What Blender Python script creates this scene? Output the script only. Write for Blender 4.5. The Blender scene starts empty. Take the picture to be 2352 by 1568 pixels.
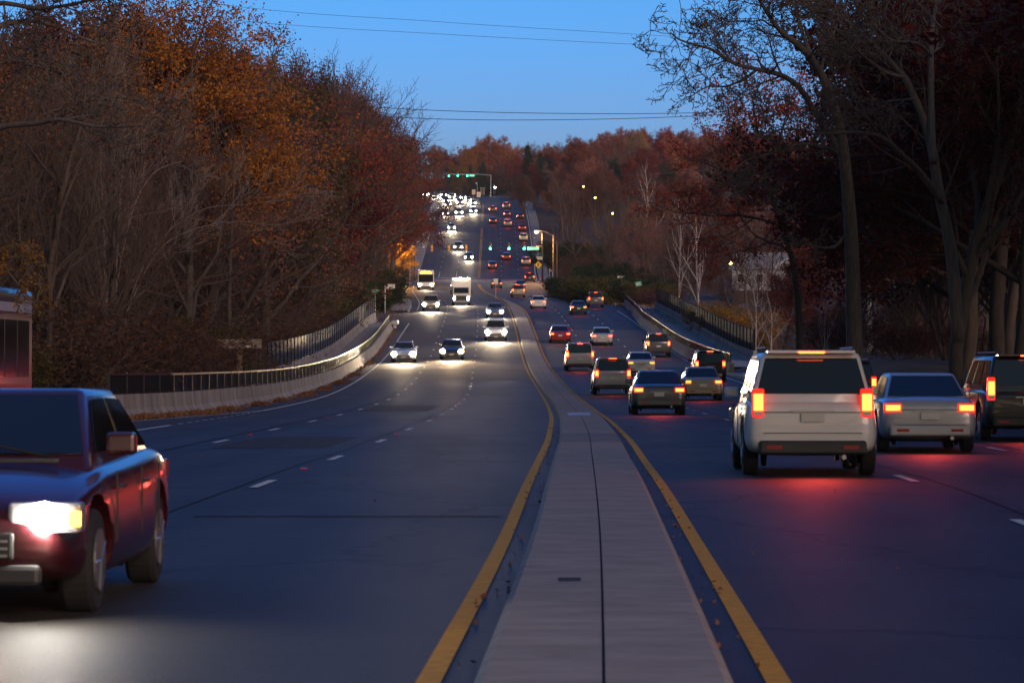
import bpy, bmesh, math, random
import numpy as np
from mathutils import Vector, Matrix
R = math.radians
scene = bpy.context.scene
COL = scene.collection

# ------------------------------------------------------------------ camera, world, sun, exposure
F, U0, V0 = 7300.0, 1176.0, 600.0          # focal length and horizon of the photograph, in units of a 2352 px wide frame
cam_d = bpy.data.cameras.new('camera'); cam = bpy.data.objects.new('camera', cam_d); COL.objects.link(cam)
cam_d.sensor_width = 36.0; cam_d.lens = F / 2352 * 36
cam_d.shift_y = -(784 - V0) / 2352
cam_d.clip_start = 0.5; cam_d.clip_end = 6000
cam_d.dof.use_dof = True; cam_d.dof.focus_distance = 330; cam_d.dof.aperture_fstop = 8
cam.location = (0, 0, 0); cam.rotation_euler = (R(90), 0, 0)
scene.camera = cam

SUN_EL, SUN_AZ = R(17), R(150)              # afterglow low behind the camera, to its right
world = bpy.data.worlds.new('World'); scene.world = world; world.use_nodes = True
wn, wl = world.node_tree.nodes, world.node_tree.links
wn.clear()
w_out = wn.new('ShaderNodeOutputWorld'); w_bg = wn.new('ShaderNodeBackground'); w_sky = wn.new('ShaderNodeTexSky')
w_sky.sky_type = 'NISHITA'; w_sky.sun_disc = False; w_sky.sun_elevation = R(4); w_sky.sun_rotation = SUN_AZ
w_sky.altitude = 100; w_sky.air_density = 1.0; w_sky.dust_density = 0.4; w_sky.ozone_density = 4.0
w_mul = wn.new('ShaderNodeMix'); w_mul.data_type = 'RGBA'; w_mul.blend_type = 'MULTIPLY'; w_mul.inputs[0].default_value = 1.0
# dusk: deep clear blue opposite the afterglow, dim mauve towards it and overhead
w_tc = wn.new('ShaderNodeTexCoord'); w_sep = wn.new('ShaderNodeSeparateXYZ'); wl.new(w_tc.outputs['Generated'], w_sep.inputs[0])
w_my = wn.new('ShaderNodeMapRange'); w_my.interpolation_type = 'SMOOTHSTEP'; w_my.inputs[1].default_value = -0.1; w_my.inputs[2].default_value = 0.9; wl.new(w_sep.outputs['Y'], w_my.inputs[0])
w_t1 = wn.new('ShaderNodeMix'); w_t1.data_type = 'RGBA'; w_t1.inputs[6].default_value = (1.75, 1.02, 0.62, 1); w_t1.inputs[7].default_value = (0.60, 1.05, 1.93, 1)
wl.new(w_my.outputs[0], w_t1.inputs[0])
w_lo = wn.new('ShaderNodeMapRange'); w_lo.inputs[1].default_value = 0.04; w_lo.inputs[2].default_value = 0.09; wl.new(w_sep.outputs['Z'], w_lo.inputs[0])
w_t2 = wn.new('ShaderNodeMix'); w_t2.data_type = 'RGBA'; w_t2.blend_type = 'MULTIPLY'; w_t2.inputs[0].default_value = 1.0
w_t3 = wn.new('ShaderNodeMix'); w_t3.data_type = 'RGBA'; w_t3.inputs[6].default_value = (1.22, 1.05, 1.42, 1); w_t3.inputs[7].default_value = (0.92, 1.0, 1.02, 1)
wl.new(w_lo.outputs[0], w_t3.inputs[0]); wl.new(w_t1.outputs[2], w_t2.inputs[6]); wl.new(w_t3.outputs[2], w_t2.inputs[7])
wl.new(w_sky.outputs[0], w_mul.inputs[6]); wl.new(w_t2.outputs[2], w_mul.inputs[7]); wl.new(w_mul.outputs[2], w_bg.inputs[0]); wl.new(w_bg.outputs[0], w_out.inputs[0])
w_bg.inputs[1].default_value = 0.11

sun_d = bpy.data.lights.new('sun', 'SUN'); sun = bpy.data.objects.new('sun', sun_d); COL.objects.link(sun)
sun_d.energy = 1.3; sun_d.angle = R(35); sun_d.color = (1.0, 0.70, 0.58)
sdir = Vector((math.sin(SUN_AZ) * math.cos(SUN_EL), math.cos(SUN_AZ) * math.cos(SUN_EL), math.sin(SUN_EL)))
sun.rotation_euler = sdir.to_track_quat('Z', 'Y').to_euler()

scene.view_settings.view_transform = 'Standard'; scene.view_settings.look = 'None'
scene.view_settings.gamma = 1.0; scene.view_settings.exposure = 1.0
scene.render.engine = 'CYCLES'
scene.cycles.use_denoising = True
scene.cycles.sample_clamp_indirect = 4.0; scene.cycles.sample_clamp_direct = 0.0
scene.cycles.max_bounces = 5; scene.cycles.diffuse_bounces = 2; scene.cycles.glossy_bounces = 3
scene.cycles.transparent_max_bounces = 6; scene.cycles.transmission_bounces = 3
scene.cycles.caustics_reflective = False; scene.cycles.caustics_refractive = False

# ------------------------------------------------------------------ helpers
def P(u, v, y):
    return Vector(((u - U0) / F * y, y, (V0 - v) / F * y))

def pchip(xs, ys):
    xs = np.array(xs, float); ys = np.array(ys, float)
    h = np.diff(xs); d = np.diff(ys) / h
    m = np.zeros(len(xs)); m[0] = d[0]; m[-1] = d[-1]
    for i in range(1, len(xs) - 1):
        m[i] = (d[i-1] * h[i] + d[i] * h[i-1]) / (h[i] + h[i-1])
    def f(x):
        if x <= xs[0]: return ys[0] + m[0] * (x - xs[0])
        if x >= xs[-1]: return ys[-1] + m[-1] * (x - xs[-1])
        i = int(np.searchsorted(xs, x) - 1); i = max(0, min(i, len(h) - 1))
        t = (x - xs[i]) / h[i]
        a = (1 + 2*t) * (1-t)**2; b = t * (1-t)**2; c = t*t*(3-2*t); e = t*t*(t-1)
        return float(a*ys[i] + b*h[i]*m[i] + c*ys[i+1] + e*h[i]*m[i+1])
    return f

_rz = [(-20,-.95),(0,-1.57),(16,-2.12),(28.7,-2.55),(39,-2.84),(52,-3.28),(78,-4.14),(115,-5.36),(151,-6.35),(188,-6.93),(237,-7.06),(285,-6.28),(346,-5.38),(410,-5.04),(490,-4.55),(550,-3.86),(595,-3.15),(673,2.75),(777,11.2),(900,17.5),(930,18.7),(960,19.5),(1000,20.1),(1060,20.3)]
rz = pchip(*zip(*_rz))
_cx = [(-20,-.55),(0,0.0),(16,.46),(28.7,.79),(39,1.02),(52,1.30),(64,1.56),(78,1.78),(90,1.95),(115,2.14),(151,2.2),(176,2.05),(200,1.84),(237,1.56),(261,1.38),(298,1.08),(322,.86),(346,.55),(375,-.05),(410,-1.15),(440,-2.4),(490,-4.4),(550,-5.8),(595,-6.2),(673,-6.6),(777,-7.2),(860,-8.0),(900,-9.3),(930,-11.8),(960,-17),(1000,-29),(1060,-58)]
cx = pchip(*zip(*_cx))
def at(off, y, dz=0.0): return Vector((cx(y) + off, y, rz(y) + dz))
def interp(tab):
    xs, ys = zip(*tab)
    return lambda x: float(np.interp(x, xs, ys))
def yrange(y0, y1):
    out = [y0]; y = y0
    while True:
        y += 1.5 if y < 60 else 3 if y < 200 else 5
        if y >= y1 - .5: break
        out.append(y)
    out.append(y1); return out

# ---- materials
MATS = {}
def mat(name, col, rough=0.6, var=0.0, scale=2.0, metal=0.0, emit=None, estr=0.0, spec=0.5, coat=0.0, stretch=(1,1,1), col2=None, trans=0.0, bump=0.0, objvar=0.0):
    if name in MATS: return MATS[name]
    m = bpy.data.materials.new(name); m.use_nodes = True
    n, l = m.node_tree.nodes, m.node_tree.links
    b = n['Principled BSDF']
    b.inputs['Base Color'].default_value = (*col, 1); b.inputs['Roughness'].default_value = rough
    b.inputs['Metallic'].default_value = metal; b.inputs['Specular IOR Level'].default_value = spec
    b.inputs['Coat Weight'].default_value = coat; b.inputs['Coat Roughness'].default_value = 0.05
    if emit:
        b.inputs['Emission Color'].default_value = (*emit, 1); b.inputs['Emission Strength'].default_value = estr
    out = None
    if var or col2:
        tc = n.new('ShaderNodeTexCoord'); mp = n.new('ShaderNodeMapping'); nz = n.new('ShaderNodeTexNoise')
        mp.inputs['Scale'].default_value = stretch; nz.inputs['Scale'].default_value = scale; nz.inputs['Detail'].default_value = 6
        nz.inputs['Roughness'].default_value = 0.62
        l.new(tc.outputs['Object'], mp.inputs[0]); l.new(mp.outputs[0], nz.inputs[0])
        r = n.new('ShaderNodeValToRGB'); r.color_ramp.elements[0].position = 0.32; r.color_ramp.elements[1].position = 0.68
        c2 = col2 or tuple(min(1, c * (1 + var)) for c in col); c1 = col if col2 else tuple(c * (1 - var) for c in col)
        r.color_ramp.elements[0].color = (*c1, 1); r.color_ramp.elements[1].color = (*c2, 1)
        l.new(nz.outputs['Fac'], r.inputs[0]); out = r.outputs[0]
        if bump:
            bp = n.new('ShaderNodeBump'); bp.inputs['Strength'].default_value = bump; bp.inputs['Distance'].default_value = 0.02
            l.new(nz.outputs['Fac'], bp.inputs['Height']); l.new(bp.outputs[0], b.inputs['Normal'])
    if objvar:
        oi = n.new('ShaderNodeObjectInfo'); hs = n.new('ShaderNodeHueSaturation')
        mr = n.new('ShaderNodeMapRange'); mr.inputs[3].default_value = 0.5 - objvar * .01; mr.inputs[4].default_value = 0.5 + objvar * .10
        mv = n.new('ShaderNodeMapRange'); mv.inputs[3].default_value = 1 - objvar; mv.inputs[4].default_value = 1 + objvar
        ml = n.new('ShaderNodeMath'); ml.operation = 'MULTIPLY'; ml.inputs[1].default_value = 7.13
        fr = n.new('ShaderNodeMath'); fr.operation = 'FRACT'
        l.new(oi.outputs['Random'], mr.inputs[0]); l.new(oi.outputs['Random'], ml.inputs[0]); l.new(ml.outputs[0], fr.inputs[0]); l.new(fr.outputs[0], mv.inputs[0])
        l.new(mr.outputs[0], hs.inputs['Hue']); l.new(mv.outputs[0], hs.inputs['Value'])
        if out: l.new(out, hs.inputs['Color'])
        else: hs.inputs['Color'].default_value = (*col, 1)
        out = hs.outputs[0]
    if out: l.new(out, b.inputs['Base Color'])
    if trans:
        tr = n.new('ShaderNodeBsdfTranslucent'); mx = n.new('ShaderNodeMixShader'); mx.inputs[0].default_value = trans
        if out: l.new(out, tr.inputs[0])
        else: tr.inputs[0].default_value = (*col, 1)
        l.new(b.outputs[0], mx.inputs[1]); l.new(tr.outputs[0], mx.inputs[2]); l.new(mx.outputs[0], n['Material Output'].inputs[0])
    MATS[name] = m
    return m

# ---- mesh builder
class MB:
    def __init__(s): s.v = []; s.f = []
    def quad(s, a, b, c, d):
        i = len(s.v); s.v += [tuple(a), tuple(b), tuple(c), tuple(d)]; s.f.append((i, i+1, i+2, i+3))
    def box(s, x0, x1, y0, y1, z0, z1, M=None):
        i = len(s.v)
        p = [(x0,y0,z0),(x1,y0,z0),(x1,y1,z0),(x0,y1,z0),(x0,y0,z1),(x1,y0,z1),(x1,y1,z1),(x0,y1,z1)]
        if M: p = [tuple(M @ Vector(q)) for q in p]
        s.v += p
        s.f += [(i,i+3,i+2,i+1),(i+4,i+5,i+6,i+7),(i,i+1,i+5,i+4),(i+1,i+2,i+6,i+5),(i+2,i+3,i+7,i+6),(i+3,i,i+4,i+7)]
        return s
    def tube(s, pts, rad, n=6, cap=True):
        pts = [Vector(p) for p in pts]
        if not hasattr(rad, '__len__'): rad = [rad] * len(pts)
        up = None; i0 = len(s.v)
        for k, p in enumerate(pts):
            d = (pts[min(k+1, len(pts)-1)] - pts[max(k-1, 0)])
            if d.length < 1e-9: d = Vector((0,0,1))
            d.normalize()
            if up is None:
                up = Vector((1,0,0)) if abs(d.x) < .8 else Vector((0,1,0))
            a = (up - d * up.dot(d)); a.normalize(); b = d.cross(a); up = a
            for j in range(n):
                t = 2*math.pi*j/n
                s.v.append(tuple(p + (a*math.cos(t) + b*math.sin(t)) * rad[k]))
        for k in range(len(pts)-1):
            for j in range(n):
                s.f.append((i0+k*n+j, i0+k*n+(j+1)%n, i0+(k+1)*n+(j+1)%n, i0+(k+1)*n+j))
        if cap:
            s.f.append(tuple(i0 + j for j in reversed(range(n)))); s.f.append(tuple(i0+(len(pts)-1)*n+j for j in range(n)))
        return s
    def disc(s, c, axis, r, n=16, h=0.02):
        a = Vector(axis).normalized(); s.tube([Vector(c) - a*h/2, Vector(c) + a*h/2], r, n); return s
    def prism(s, poly, y0, y1, axis='y'):
        n = len(poly); i = len(s.v)
        for yy in (y0, y1):
            for (a, b) in poly:
                s.v.append((a, yy, b) if axis == 'y' else (yy, a, b))
        s.f.append(tuple(i + j for j in range(n))); s.f.append(tuple(i + n + j for j in reversed(range(n))))
        for j in range(n):
            k = (j+1) % n; s.f.append((i+j, i+n+j, i+n+k, i+k))
        return s
    def build(s, name, m, parent=None, smooth=False, bevel=0, sub=0):
        me = bpy.data.meshes.new(name); me.from_pydata(s.v, [], s.f); me.update()
        if smooth:
            me.polygons.foreach_set('use_smooth', [True]*len(me.polygons))
        if m: me.materials.append(m)
        bm = bmesh.new(); bm.from_mesh(me); bmesh.ops.recalc_face_normals(bm, faces=bm.faces)
        if bevel: bmesh.ops.bevel(bm, geom=list(bm.edges), offset=bevel, segments=2, affect='EDGES', profile=.5)
        bm.to_mesh(me); bm.free()
        o = bpy.data.objects.new(name, me); COL.objects.link(o)
        if parent: o.parent = parent
        if sub:
            md = o.modifiers.new('s', 'SUBSURF'); md.levels = sub; md.render_levels = sub
        return o

def tag(o, label=None, cat=None, group=None, kind=None):
    if label: o['label'] = label
    if cat: o['category'] = cat
    if group: o['group'] = group
    if kind: o['kind'] = kind
    return o
def empty(name, loc, rot=(0,0,0), label=None, cat=None, group=None):
    o = bpy.data.objects.new(name, None); COL.objects.link(o); o.location = loc; o.rotation_euler = rot
    o.empty_display_size = .3
    return tag(o, label, cat, group)
def children(o): return [c for c in bpy.data.objects if c.parent == o]
KIDS = {}
def kids(o):
    if o.name not in KIDS: KIDS[o.name] = list(o.children)
    return KIDS[o.name]
def copy_tree(o, parent=None):
    c = o.copy(); COL.objects.link(c)
    c.parent = parent
    if parent is not None: c.matrix_parent_inverse = o.matrix_parent_inverse.copy()
    for ch in kids(o): copy_tree(ch, c)
    return c

def ribbon(offs, y0, y1, name, m, parent=None, kind=None, dz=0.0, close=False, smooth=False, mb=None, build=True, ys=None):
    """offs: list of (offset or fn(y), dz or fn(y)) swept along the road"""
    mb = mb or MB(); ys = ys or yrange(y0, y1); i0 = len(mb.v); n = len(offs)
    for y in ys:
        for (o, z) in offs:
            oo = o(y) if callable(o) else o; zz = z(y) if callable(z) else z
            mb.v.append((cx(y) + oo, y, rz(y) + zz + dz))
    for k in range(len(ys)-1):
        for j in range(n if close else n-1):
            j2 = (j+1) % n
            mb.f.append((i0+k*n+j, i0+k*n+j2, i0+(k+1)*n+j2, i0+(k+1)*n+j))
    if close:
        mb.f.append(tuple(i0+j for j in range(n))); mb.f.append(tuple(i0+(len(ys)-1)*n+j for j in reversed(range(n))))
    if not build: return mb
    o = mb.build(name, m, parent, smooth=smooth)
    if kind: o['kind'] = kind
    return o

# ------------------------------------------------------------------ ground, road, kerbs
def node_asphalt():
    m = mat('asphalt', (0.042, 0.044, 0.052), rough=0.7, spec=0.10)
    n, l = m.node_tree.nodes, m.node_tree.links; b = n['Principled BSDF']
    tc = n.new('ShaderNodeTexCoord')
    def noise(sc, st, det=5):
        mp = n.new('ShaderNodeMapping'); mp.inputs['Scale'].default_value = st; nz = n.new('ShaderNodeTexNoise')
        nz.inputs['Scale'].default_value = sc; nz.inputs['Detail'].default_value = det
        l.new(tc.outputs['Object'], mp.inputs[0]); l.new(mp.outputs[0], nz.inputs[0]); return nz.outputs['Fac']
    big = noise(0.25, (1.6, .22, 1)); fine = noise(60, (1, 1, 1), 2); cross = noise(1.2, (.05, 1.1, 1), 4)
    r = n.new('ShaderNodeValToRGB'); r.color_ramp.elements[0].position = .3; r.color_ramp.elements[1].position = .7
    r.color_ramp.elements[0].color = (.024, .021, .019, 1); r.color_ramp.elements[1].color = (.050, .044, .039, 1)
    a1 = n.new('ShaderNodeMath'); a1.operation = 'MULTIPLY_ADD'; a1.inputs[1].default_value = .35; l.new(fine, a1.inputs[0])
    a2 = n.new('ShaderNodeMath'); a2.operation = 'MULTIPLY'; a2.inputs[1].default_value = .4; l.new(big, a2.inputs[0])
    a3 = n.new('ShaderNodeMath'); a3.operation = 'MULTIPLY_ADD'; a3.inputs[1].default_value = .25; l.new(cross, a3.inputs[0]); l.new(a2.outputs[0], a3.inputs[2])
    l.new(a3.outputs[0], a1.inputs[2]); l.new(a1.outputs[0], r.inputs[0])
    uvn = n.new('ShaderNodeUVMap'); uvn.uv_map = 'lane'; su = n.new('ShaderNodeSeparateXYZ'); l.new(uvn.outputs[0], su.inputs[0])
    ab = n.new('ShaderNodeMath'); ab.operation = 'ABSOLUTE'; l.new(su.outputs[0], ab.inputs[0])
    wr = n.new('ShaderNodeMath'); wr.operation = 'MULTIPLY_ADD'; wr.inputs[1].default_value = 2*math.pi/1.69; wr.inputs[2].default_value = -3.27; l.new(ab.outputs[0], wr.inputs[0])
    cs = n.new('ShaderNodeMath'); cs.operation = 'COSINE'; l.new(wr.outputs[0], cs.inputs[0])
    tm = n.new('ShaderNodeMapRange'); tm.inputs[1].default_value = -1; tm.inputs[3].default_value = 1.16; tm.inputs[4].default_value = .84; l.new(cs.outputs[0], tm.inputs[0])
    mt = n.new('ShaderNodeMix'); mt.data_type = 'RGBA'; mt.blend_type = 'MULTIPLY'; mt.inputs[0].default_value = 1; l.new(r.outputs[0], mt.inputs[6]); l.new(tm.outputs[0], mt.inputs[7])
    fm = n.new('ShaderNodeMapRange'); fm.inputs[1].default_value = .35; fm.inputs[2].default_value = .65; fm.inputs[3].default_value = .68; fm.inputs[4].default_value = 1.36; l.new(fine, fm.inputs[0])
    blot = noise(.7, (1.3, .35, 1), 6); bm_ = n.new('ShaderNodeMapRange'); bm_.inputs[1].default_value = .35; bm_.inputs[2].default_value = .65; bm_.inputs[3].default_value = .80; bm_.inputs[4].default_value = 1.18; l.new(blot, bm_.inputs[0])
    fx = n.new('ShaderNodeMath'); fx.operation = 'MULTIPLY'; l.new(fm.outputs[0], fx.inputs[0]); l.new(bm_.outputs[0], fx.inputs[1])
    mt2 = n.new('ShaderNodeMix'); mt2.data_type = 'RGBA'; mt2.blend_type = 'MULTIPLY'; mt2.inputs[0].default_value = 1; l.new(mt.outputs[2], mt2.inputs[6]); l.new(fx.outputs[0], mt2.inputs[7])
    # cracks and tar seams
    mpv = n.new('ShaderNodeMapping'); mpv.inputs['Scale'].default_value = (.22, .07, 1); vo = n.new('ShaderNodeTexVoronoi'); vo.feature = 'DISTANCE_TO_EDGE'; vo.inputs['Scale'].default_value = 1
    nw = n.new('ShaderNodeTexNoise'); nw.inputs['Scale'].default_value = 1.3; nw.inputs['Detail'].default_value = 5; mw_ = n.new('ShaderNodeMix'); mw_.data_type = 'RGBA'; mw_.inputs[0].default_value = .12
    l.new(tc.outputs['Object'], nw.inputs[0]); l.new(tc.outputs['Object'], mw_.inputs[6]); l.new(nw.outputs['Color'], mw_.inputs[7])
    va = n.new('ShaderNodeVectorMath'); va.operation = 'MULTIPLY_ADD'; va.inputs[1].default_value = (1.6,1.6,0); l.new(nw.outputs['Color'], va.inputs[0]); l.new(tc.outputs['Object'], va.inputs[2])
    l.new(va.outputs[0], mpv.inputs[0]); l.new(mpv.outputs[0], vo.inputs[0])
    ct = n.new('ShaderNodeMapRange'); ct.inputs[1].default_value = .004; ct.inputs[2].default_value = .012; ct.inputs[3].default_value = .35; ct.inputs[4].default_value = 1; l.new(vo.outputs['Distance'], ct.inputs[0])
    mc = n.new('ShaderNodeMix'); mc.data_type = 'RGBA'; mc.blend_type = 'MULTIPLY'; mc.inputs[0].default_value = 1; l.new(mt2.outputs[2], mc.inputs[6]); l.new(ct.outputs[0], mc.inputs[7]); l.new(mc.outputs[2], b.inputs['Base Color'])
    bp = n.new('ShaderNodeBump'); bp.inputs['Strength'].default_value = .15; bp.inputs['Distance'].default_value = .01
    l.new(fine, bp.inputs['Height']); l.new(bp.outputs[0], b.inputs['Normal'])
    mr = n.new('ShaderNodeMapRange'); mr.inputs[3].default_value = .56; mr.inputs[4].default_value = .74; l.new(big, mr.inputs[0]); l.new(mr.outputs[0], b.inputs['Roughness'])
    return m
M_ASPH = node_asphalt()
M_DECK = mat('deck_concrete', (.11,.095,.085), .75, spec=.12, var=.22, scale=1.0, stretch=(.08,1.2,1))
M_DECK2 = mat('old_deck_asphalt', (.07,.062,.056), .75, spec=.12, var=.25, scale=1.0, stretch=(.08,1.2,1))
M_CONC = mat('median_concrete', (.30,.25,.22), .9, spec=.15, var=.20, scale=2.2, stretch=(.8,1.5,1), bump=.15)
M_CONCB = mat('barrier_concrete', (.27,.235,.205), .85, var=.42, scale=1.3, stretch=(1,1.1,.22), bump=.1)
M_CONCS = mat('stained_concrete', (.17,.13,.105), .85, var=.3, scale=2.0)
M_KERB = mat('kerb_concrete', (.33,.31,.29), .85, var=.25, scale=1.5)
M_WALK = mat('pavement_concrete', (.26,.245,.24), .85, var=.2, scale=.8)
M_WHITE = mat('white_paint', (.60,.58,.55), .8, var=.25, scale=9, spec=.2)
M_YEL = mat('yellow_paint', (.66,.30,.02), .85, var=.2, scale=8, stretch=(1,2,1), spec=.15)
M_GRD = mat('forest_floor', (.028,.018,.012), .95, scale=.7, col2=(.075,.042,.022), bump=.3)
M_DARK = mat('dark_joint', (.012,.011,.012), .9)

def smooth(a, b, x):
    t = max(0, min(1, (x - a) / (b - a))); return t*t*(3-2*t)
def gz(off, y):
    base = rz(min(y, 1060)) - .07
    a = abs(off)
    if off < 0:
        s = smooth(13.2, 18, a)
        near = smooth(70, 120, y) * (1 - smooth(165, 200, y)) * 0.2
        bridge = smooth(165, 190, y) * (1 - smooth(295, 322, y))
        h = s * near + smooth(20, 90, a) * 9 - bridge * smooth(16.2, 24, a) * (1 - smooth(40, 80, a)) * 6
        h += smooth(600, 720, y) * smooth(17, 60, a) * 4
    else:
        verge = smooth(12.2, 16.5, a) * 1.55 * (1 - smooth(190, 225, y))
        valley = smooth(24, 60, a) * (-3.0) * smooth(150, 260, y) * (1 - smooth(480, 620, y))
        bridge = smooth(205, 235, y) * (1 - smooth(340, 362, y))
        h = verge + valley - bridge * smooth(16.0, 24, a) * 5
        h += smooth(90, 200, a) * 16 + smooth(640, 800, y) * smooth(16, 60, a) * 6
    h += smooth(985, 1120, y) * 9
    h += .25 * math.sin(off*.31 + y*.05) * smooth(17, 30, a) + .3*math.sin(y*.11 + off*.07) * smooth(17, 30, a)
    return base + h
offs_g = [-420,-300,-220,-160,-120,-95,-75,-60,-48,-38,-31,-26,-22.5,-20,-18,-16.5,-15,-13.2,-12,-6,0,6,12,12.8,13.6,14.5,15.5,16.5,18,20,22.5,26,31,38,48,60,75,95,120,160,220,300,420]
ysg = [float(y) for y in list(range(-60, 120, 6)) + list(range(120, 1080, 12)) + [1100,1140,1200,1300,1500,1900]]
mb = MB(); n = len(offs_g)
for y in ysg:
    for o in offs_g: mb.v.append((cx(min(y, 1000)) + o, y, gz(o, y)))
for k in range(len(ysg)-1):
    for j in range(n-1):
        i = k*n+j; mb.f.append((i, i+1, i+n+1, i+n))
g = mb.build('ground', M_GRD, smooth=True); g['kind'] = 'structure'

lsh = interp([(-50,0),(835,0),(880,-1.2),(930,-3.5),(1100,-4)])         # the crest median pushes the left carriageway out
Ledge = interp([(-50,-15.0),(60,-15.0),(88,-13.6),(102,-12.45),(128,-12.05),(330,-11.7),(385,-11.9),(465,-12.4),(500,-12.1),(560,-11.6),(1100,-11.6)])
Redge = interp([(-50,12.2),(150,12.2),(200,11.35),(300,11.0),(345,11.9),(372,12.6),(400,11.8),(430,11.3),(1100,11.3)])
LE = lambda y: Ledge(y) + lsh(y)
road = ribbon([(LE, 0), (-9, .01), (-5, .02), (-.88, .02), (.88, .02), (5, .02), (9, .01), (Redge, 0)], -25, 1060, 'road', M_ASPH, kind='structure')
uvl = road.data.uv_layers.new(name='lane'); vv = road.data.vertices
for lp in road.data.loops:
    p_ = vv[lp.vertex_index].co; uvl.data[lp.index].uv = (p_.x - cx(p_.y), p_.y)
# concrete bridge deck lying in the road, with joints
ribbon([(lambda y: LE(y)+.1, .0), (-9,.01), (-5,.02), (-.62,.02)], 207, 284, 'bridge_deck', M_DECK, kind='structure', dz=.004)
ribbon([(.62,.02), (5,.02), (9,.01), (lambda y: Redge(y)-.1, 0)], 212, 288, 'bridge_deck', M_DECK, kind='structure', dz=.004)
ribbon([(lambda y: LE(y)+.1, .0), (-9,.01), (-5,.02), (-.62,.02)], 184, 206.8, 'bridge_approach', M_DECK2, kind='structure', dz=.004)
jb = MB()
for (yj, a, b) in [(206.9,-11.9,-.62),(232,-11.9,-.62),(258,-11.9,-.62),(284.1,-11.9,-.62),(211.9,.62,11.2),(288.1,.62,11.2),(250,.62,11.2)]:
    jb = ribbon([(a,.0),(-9 if a<0 else 5,.01 if a<0 else .02),(-5 if a<0 else 9,.02 if a<0 else .01),(b,.02 if a<0 else 0)], yj, yj+.28, 'j', None, dz=.009, mb=jb, build=False, ys=[yj, yj+.28])
jo = jb.build('expansion_joint', M_DARK); jo['kind'] = 'structure'

M_TAR = mat('tar', (.017,.015,.015), .9, spec=.05)
M_PATCH = mat('patched_asphalt', (.029,.026,.024), .8, spec=.12, var=.25, scale=2)
tb = MB()
for (o, a, b, w) in [(-4.55,-20,205,.03),(-7.9,20,205,.04),(4.5,-20,210,.03),(7.95,15,210,.04),(-4.5,290,545,.05),(4.5,290,545,.05),(-7.8,290,545,.05),(4.3,596,900,.06),(-4.2,596,840,.06)]:
    ribbon([(lambda y, o=o: o-w/2+.03*math.sin(y*.35), .0185 if abs(o) < 5 else .0145),(lambda y, o=o: o+w/2+.03*math.sin(y*.35), .0185 if abs(o) < 5 else .0145)], a, b, '', None, mb=tb, build=False, dz=.006)
for (y, a, b) in [(33,-4.2,-1.0),(61,1.0,7.4),(84,-10.5,-4.8),(101,-4.1,-1),(128,1.0,4.0),(150,-10.8,-1)]:
    ribbon([(a,.012 if a<-9 else .0185),((a+b)/2,.0185),(b,.0185)], y, y+.12, '', None, mb=tb, build=False, dz=.006, ys=[y, y+.12])
tag(tb.build('tar_seam', M_TAR), kind='structure')
pb_ = MB()
for (a, b, y0_, y1_) in [(5.3,7.4,33,37),(-7.2,-5.0,60,70),(5.0,7.2,76,84),(-7.4,-5.0,110,124),(1.2,4.0,140,150),(-3.8,-1.4,360,385),(4.6,7.4,430,445)]:
    ribbon([(a,.0175),(b,.0175)], y0_, y1_, '', None, mb=pb_, build=False, dz=.004, ys=[y0_, y1_])
tag(pb_.build('road_patch', M_PATCH), kind='structure')
def side_road(y0, y1, off0, off1, name='side_road', dz=0.006):
    mb = MB(); N = 14
    for k in range(N+1):
        o = off0 + (off1-off0)*k/N
        for y in (y0, (y0+y1)/2, y1):
            fl = max(0, 3.2*(1-k/2.0)) * (-1 if y == y0 else 1 if y == y1 else 0)
            z = (rz(y+fl) if abs(o) < 15 else gz(o, y+fl)+.1) + dz
            mb.v.append((cx(y)+o, y+fl, z))
    for k in range(N):
        for j in range(2):
            i = k*3+j; mb.f.append((i, i+1, i+4, i+3))
    s = mb.build(name, M_ASPH); s['kind'] = 'structure'
side_road(307, 338, -11.0, -46)
side_road(726, 752, -11.0, -60)
side_road(556, 578, 11.0, 48)

# median: two raised concrete halves with a joint between them
mw = interp([(-50,.60),(120,.60),(200,.62),(345,.62),(385,.5),(412,.22),(418,.1)])
def half(s):
    e = lambda y: s * mw(y)
    return [(lambda y: s*.008, 0), (lambda y: s*.008, .17), (lambda y: s*(mw(y)-.05), .165), (lambda y: s*mw(y), .13), (lambda y: s*(mw(y)+.02), 0)]
med = empty('median_kerb', at(0, 40), label='long low concrete median strip with a centre joint, running down the middle of the road', cat='median')
for s in (-1, 1):
    m0 = MB(); cuts = [(-20, 58.8), (59, 66.9), (67, 206), (206.2, 300), (300.2, 418)]
    for (a, b) in cuts:
        st = (a == 59)
        mm = MB() if st else m0
        ribbon(half(s), a, b, 'x', None, mb=mm, build=False, close=True)
        if st:
            o = mm.build('patched_slab', M_CONCS, None); o.parent = med; o.matrix_parent_inverse = Matrix.Translation(-med.location)
    o = m0.build('kerb_slab', M_CONC, None); o.parent = med; o.matrix_parent_inverse = Matrix.Translation(-med.location)
jm = MB(); ribbon([(-.012,.15),(.012,.15)], -20, 418, 'x', None, mb=jm, build=False)
o = jm.build('joint', M_DARK); o.parent = med; o.matrix_parent_inverse = Matrix.Translation(-med.location)
# slot in the median top and pale plate
b = MB(); c = at(-.22, 21.3, .1655); b.box(c.x-.07, c.x+.08, c.y-.17, c.y+.17, c.z-.02, c.z+.006)
tag(b.build('drain_slot', M_DARK), 'small dark oblong slot in the near median concrete', 'drain')
b = MB(); c = at(0, 92, .17); b.box(c.x-.35, c.x+.3, c.y-1.2, c.y+1.2, c.z, c.z+.012)
tag(b.build('cover_plate', mat('pale_plate', (.45,.45,.47), .6)), 'pale flat plate lying across the median', 'plate')
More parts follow.
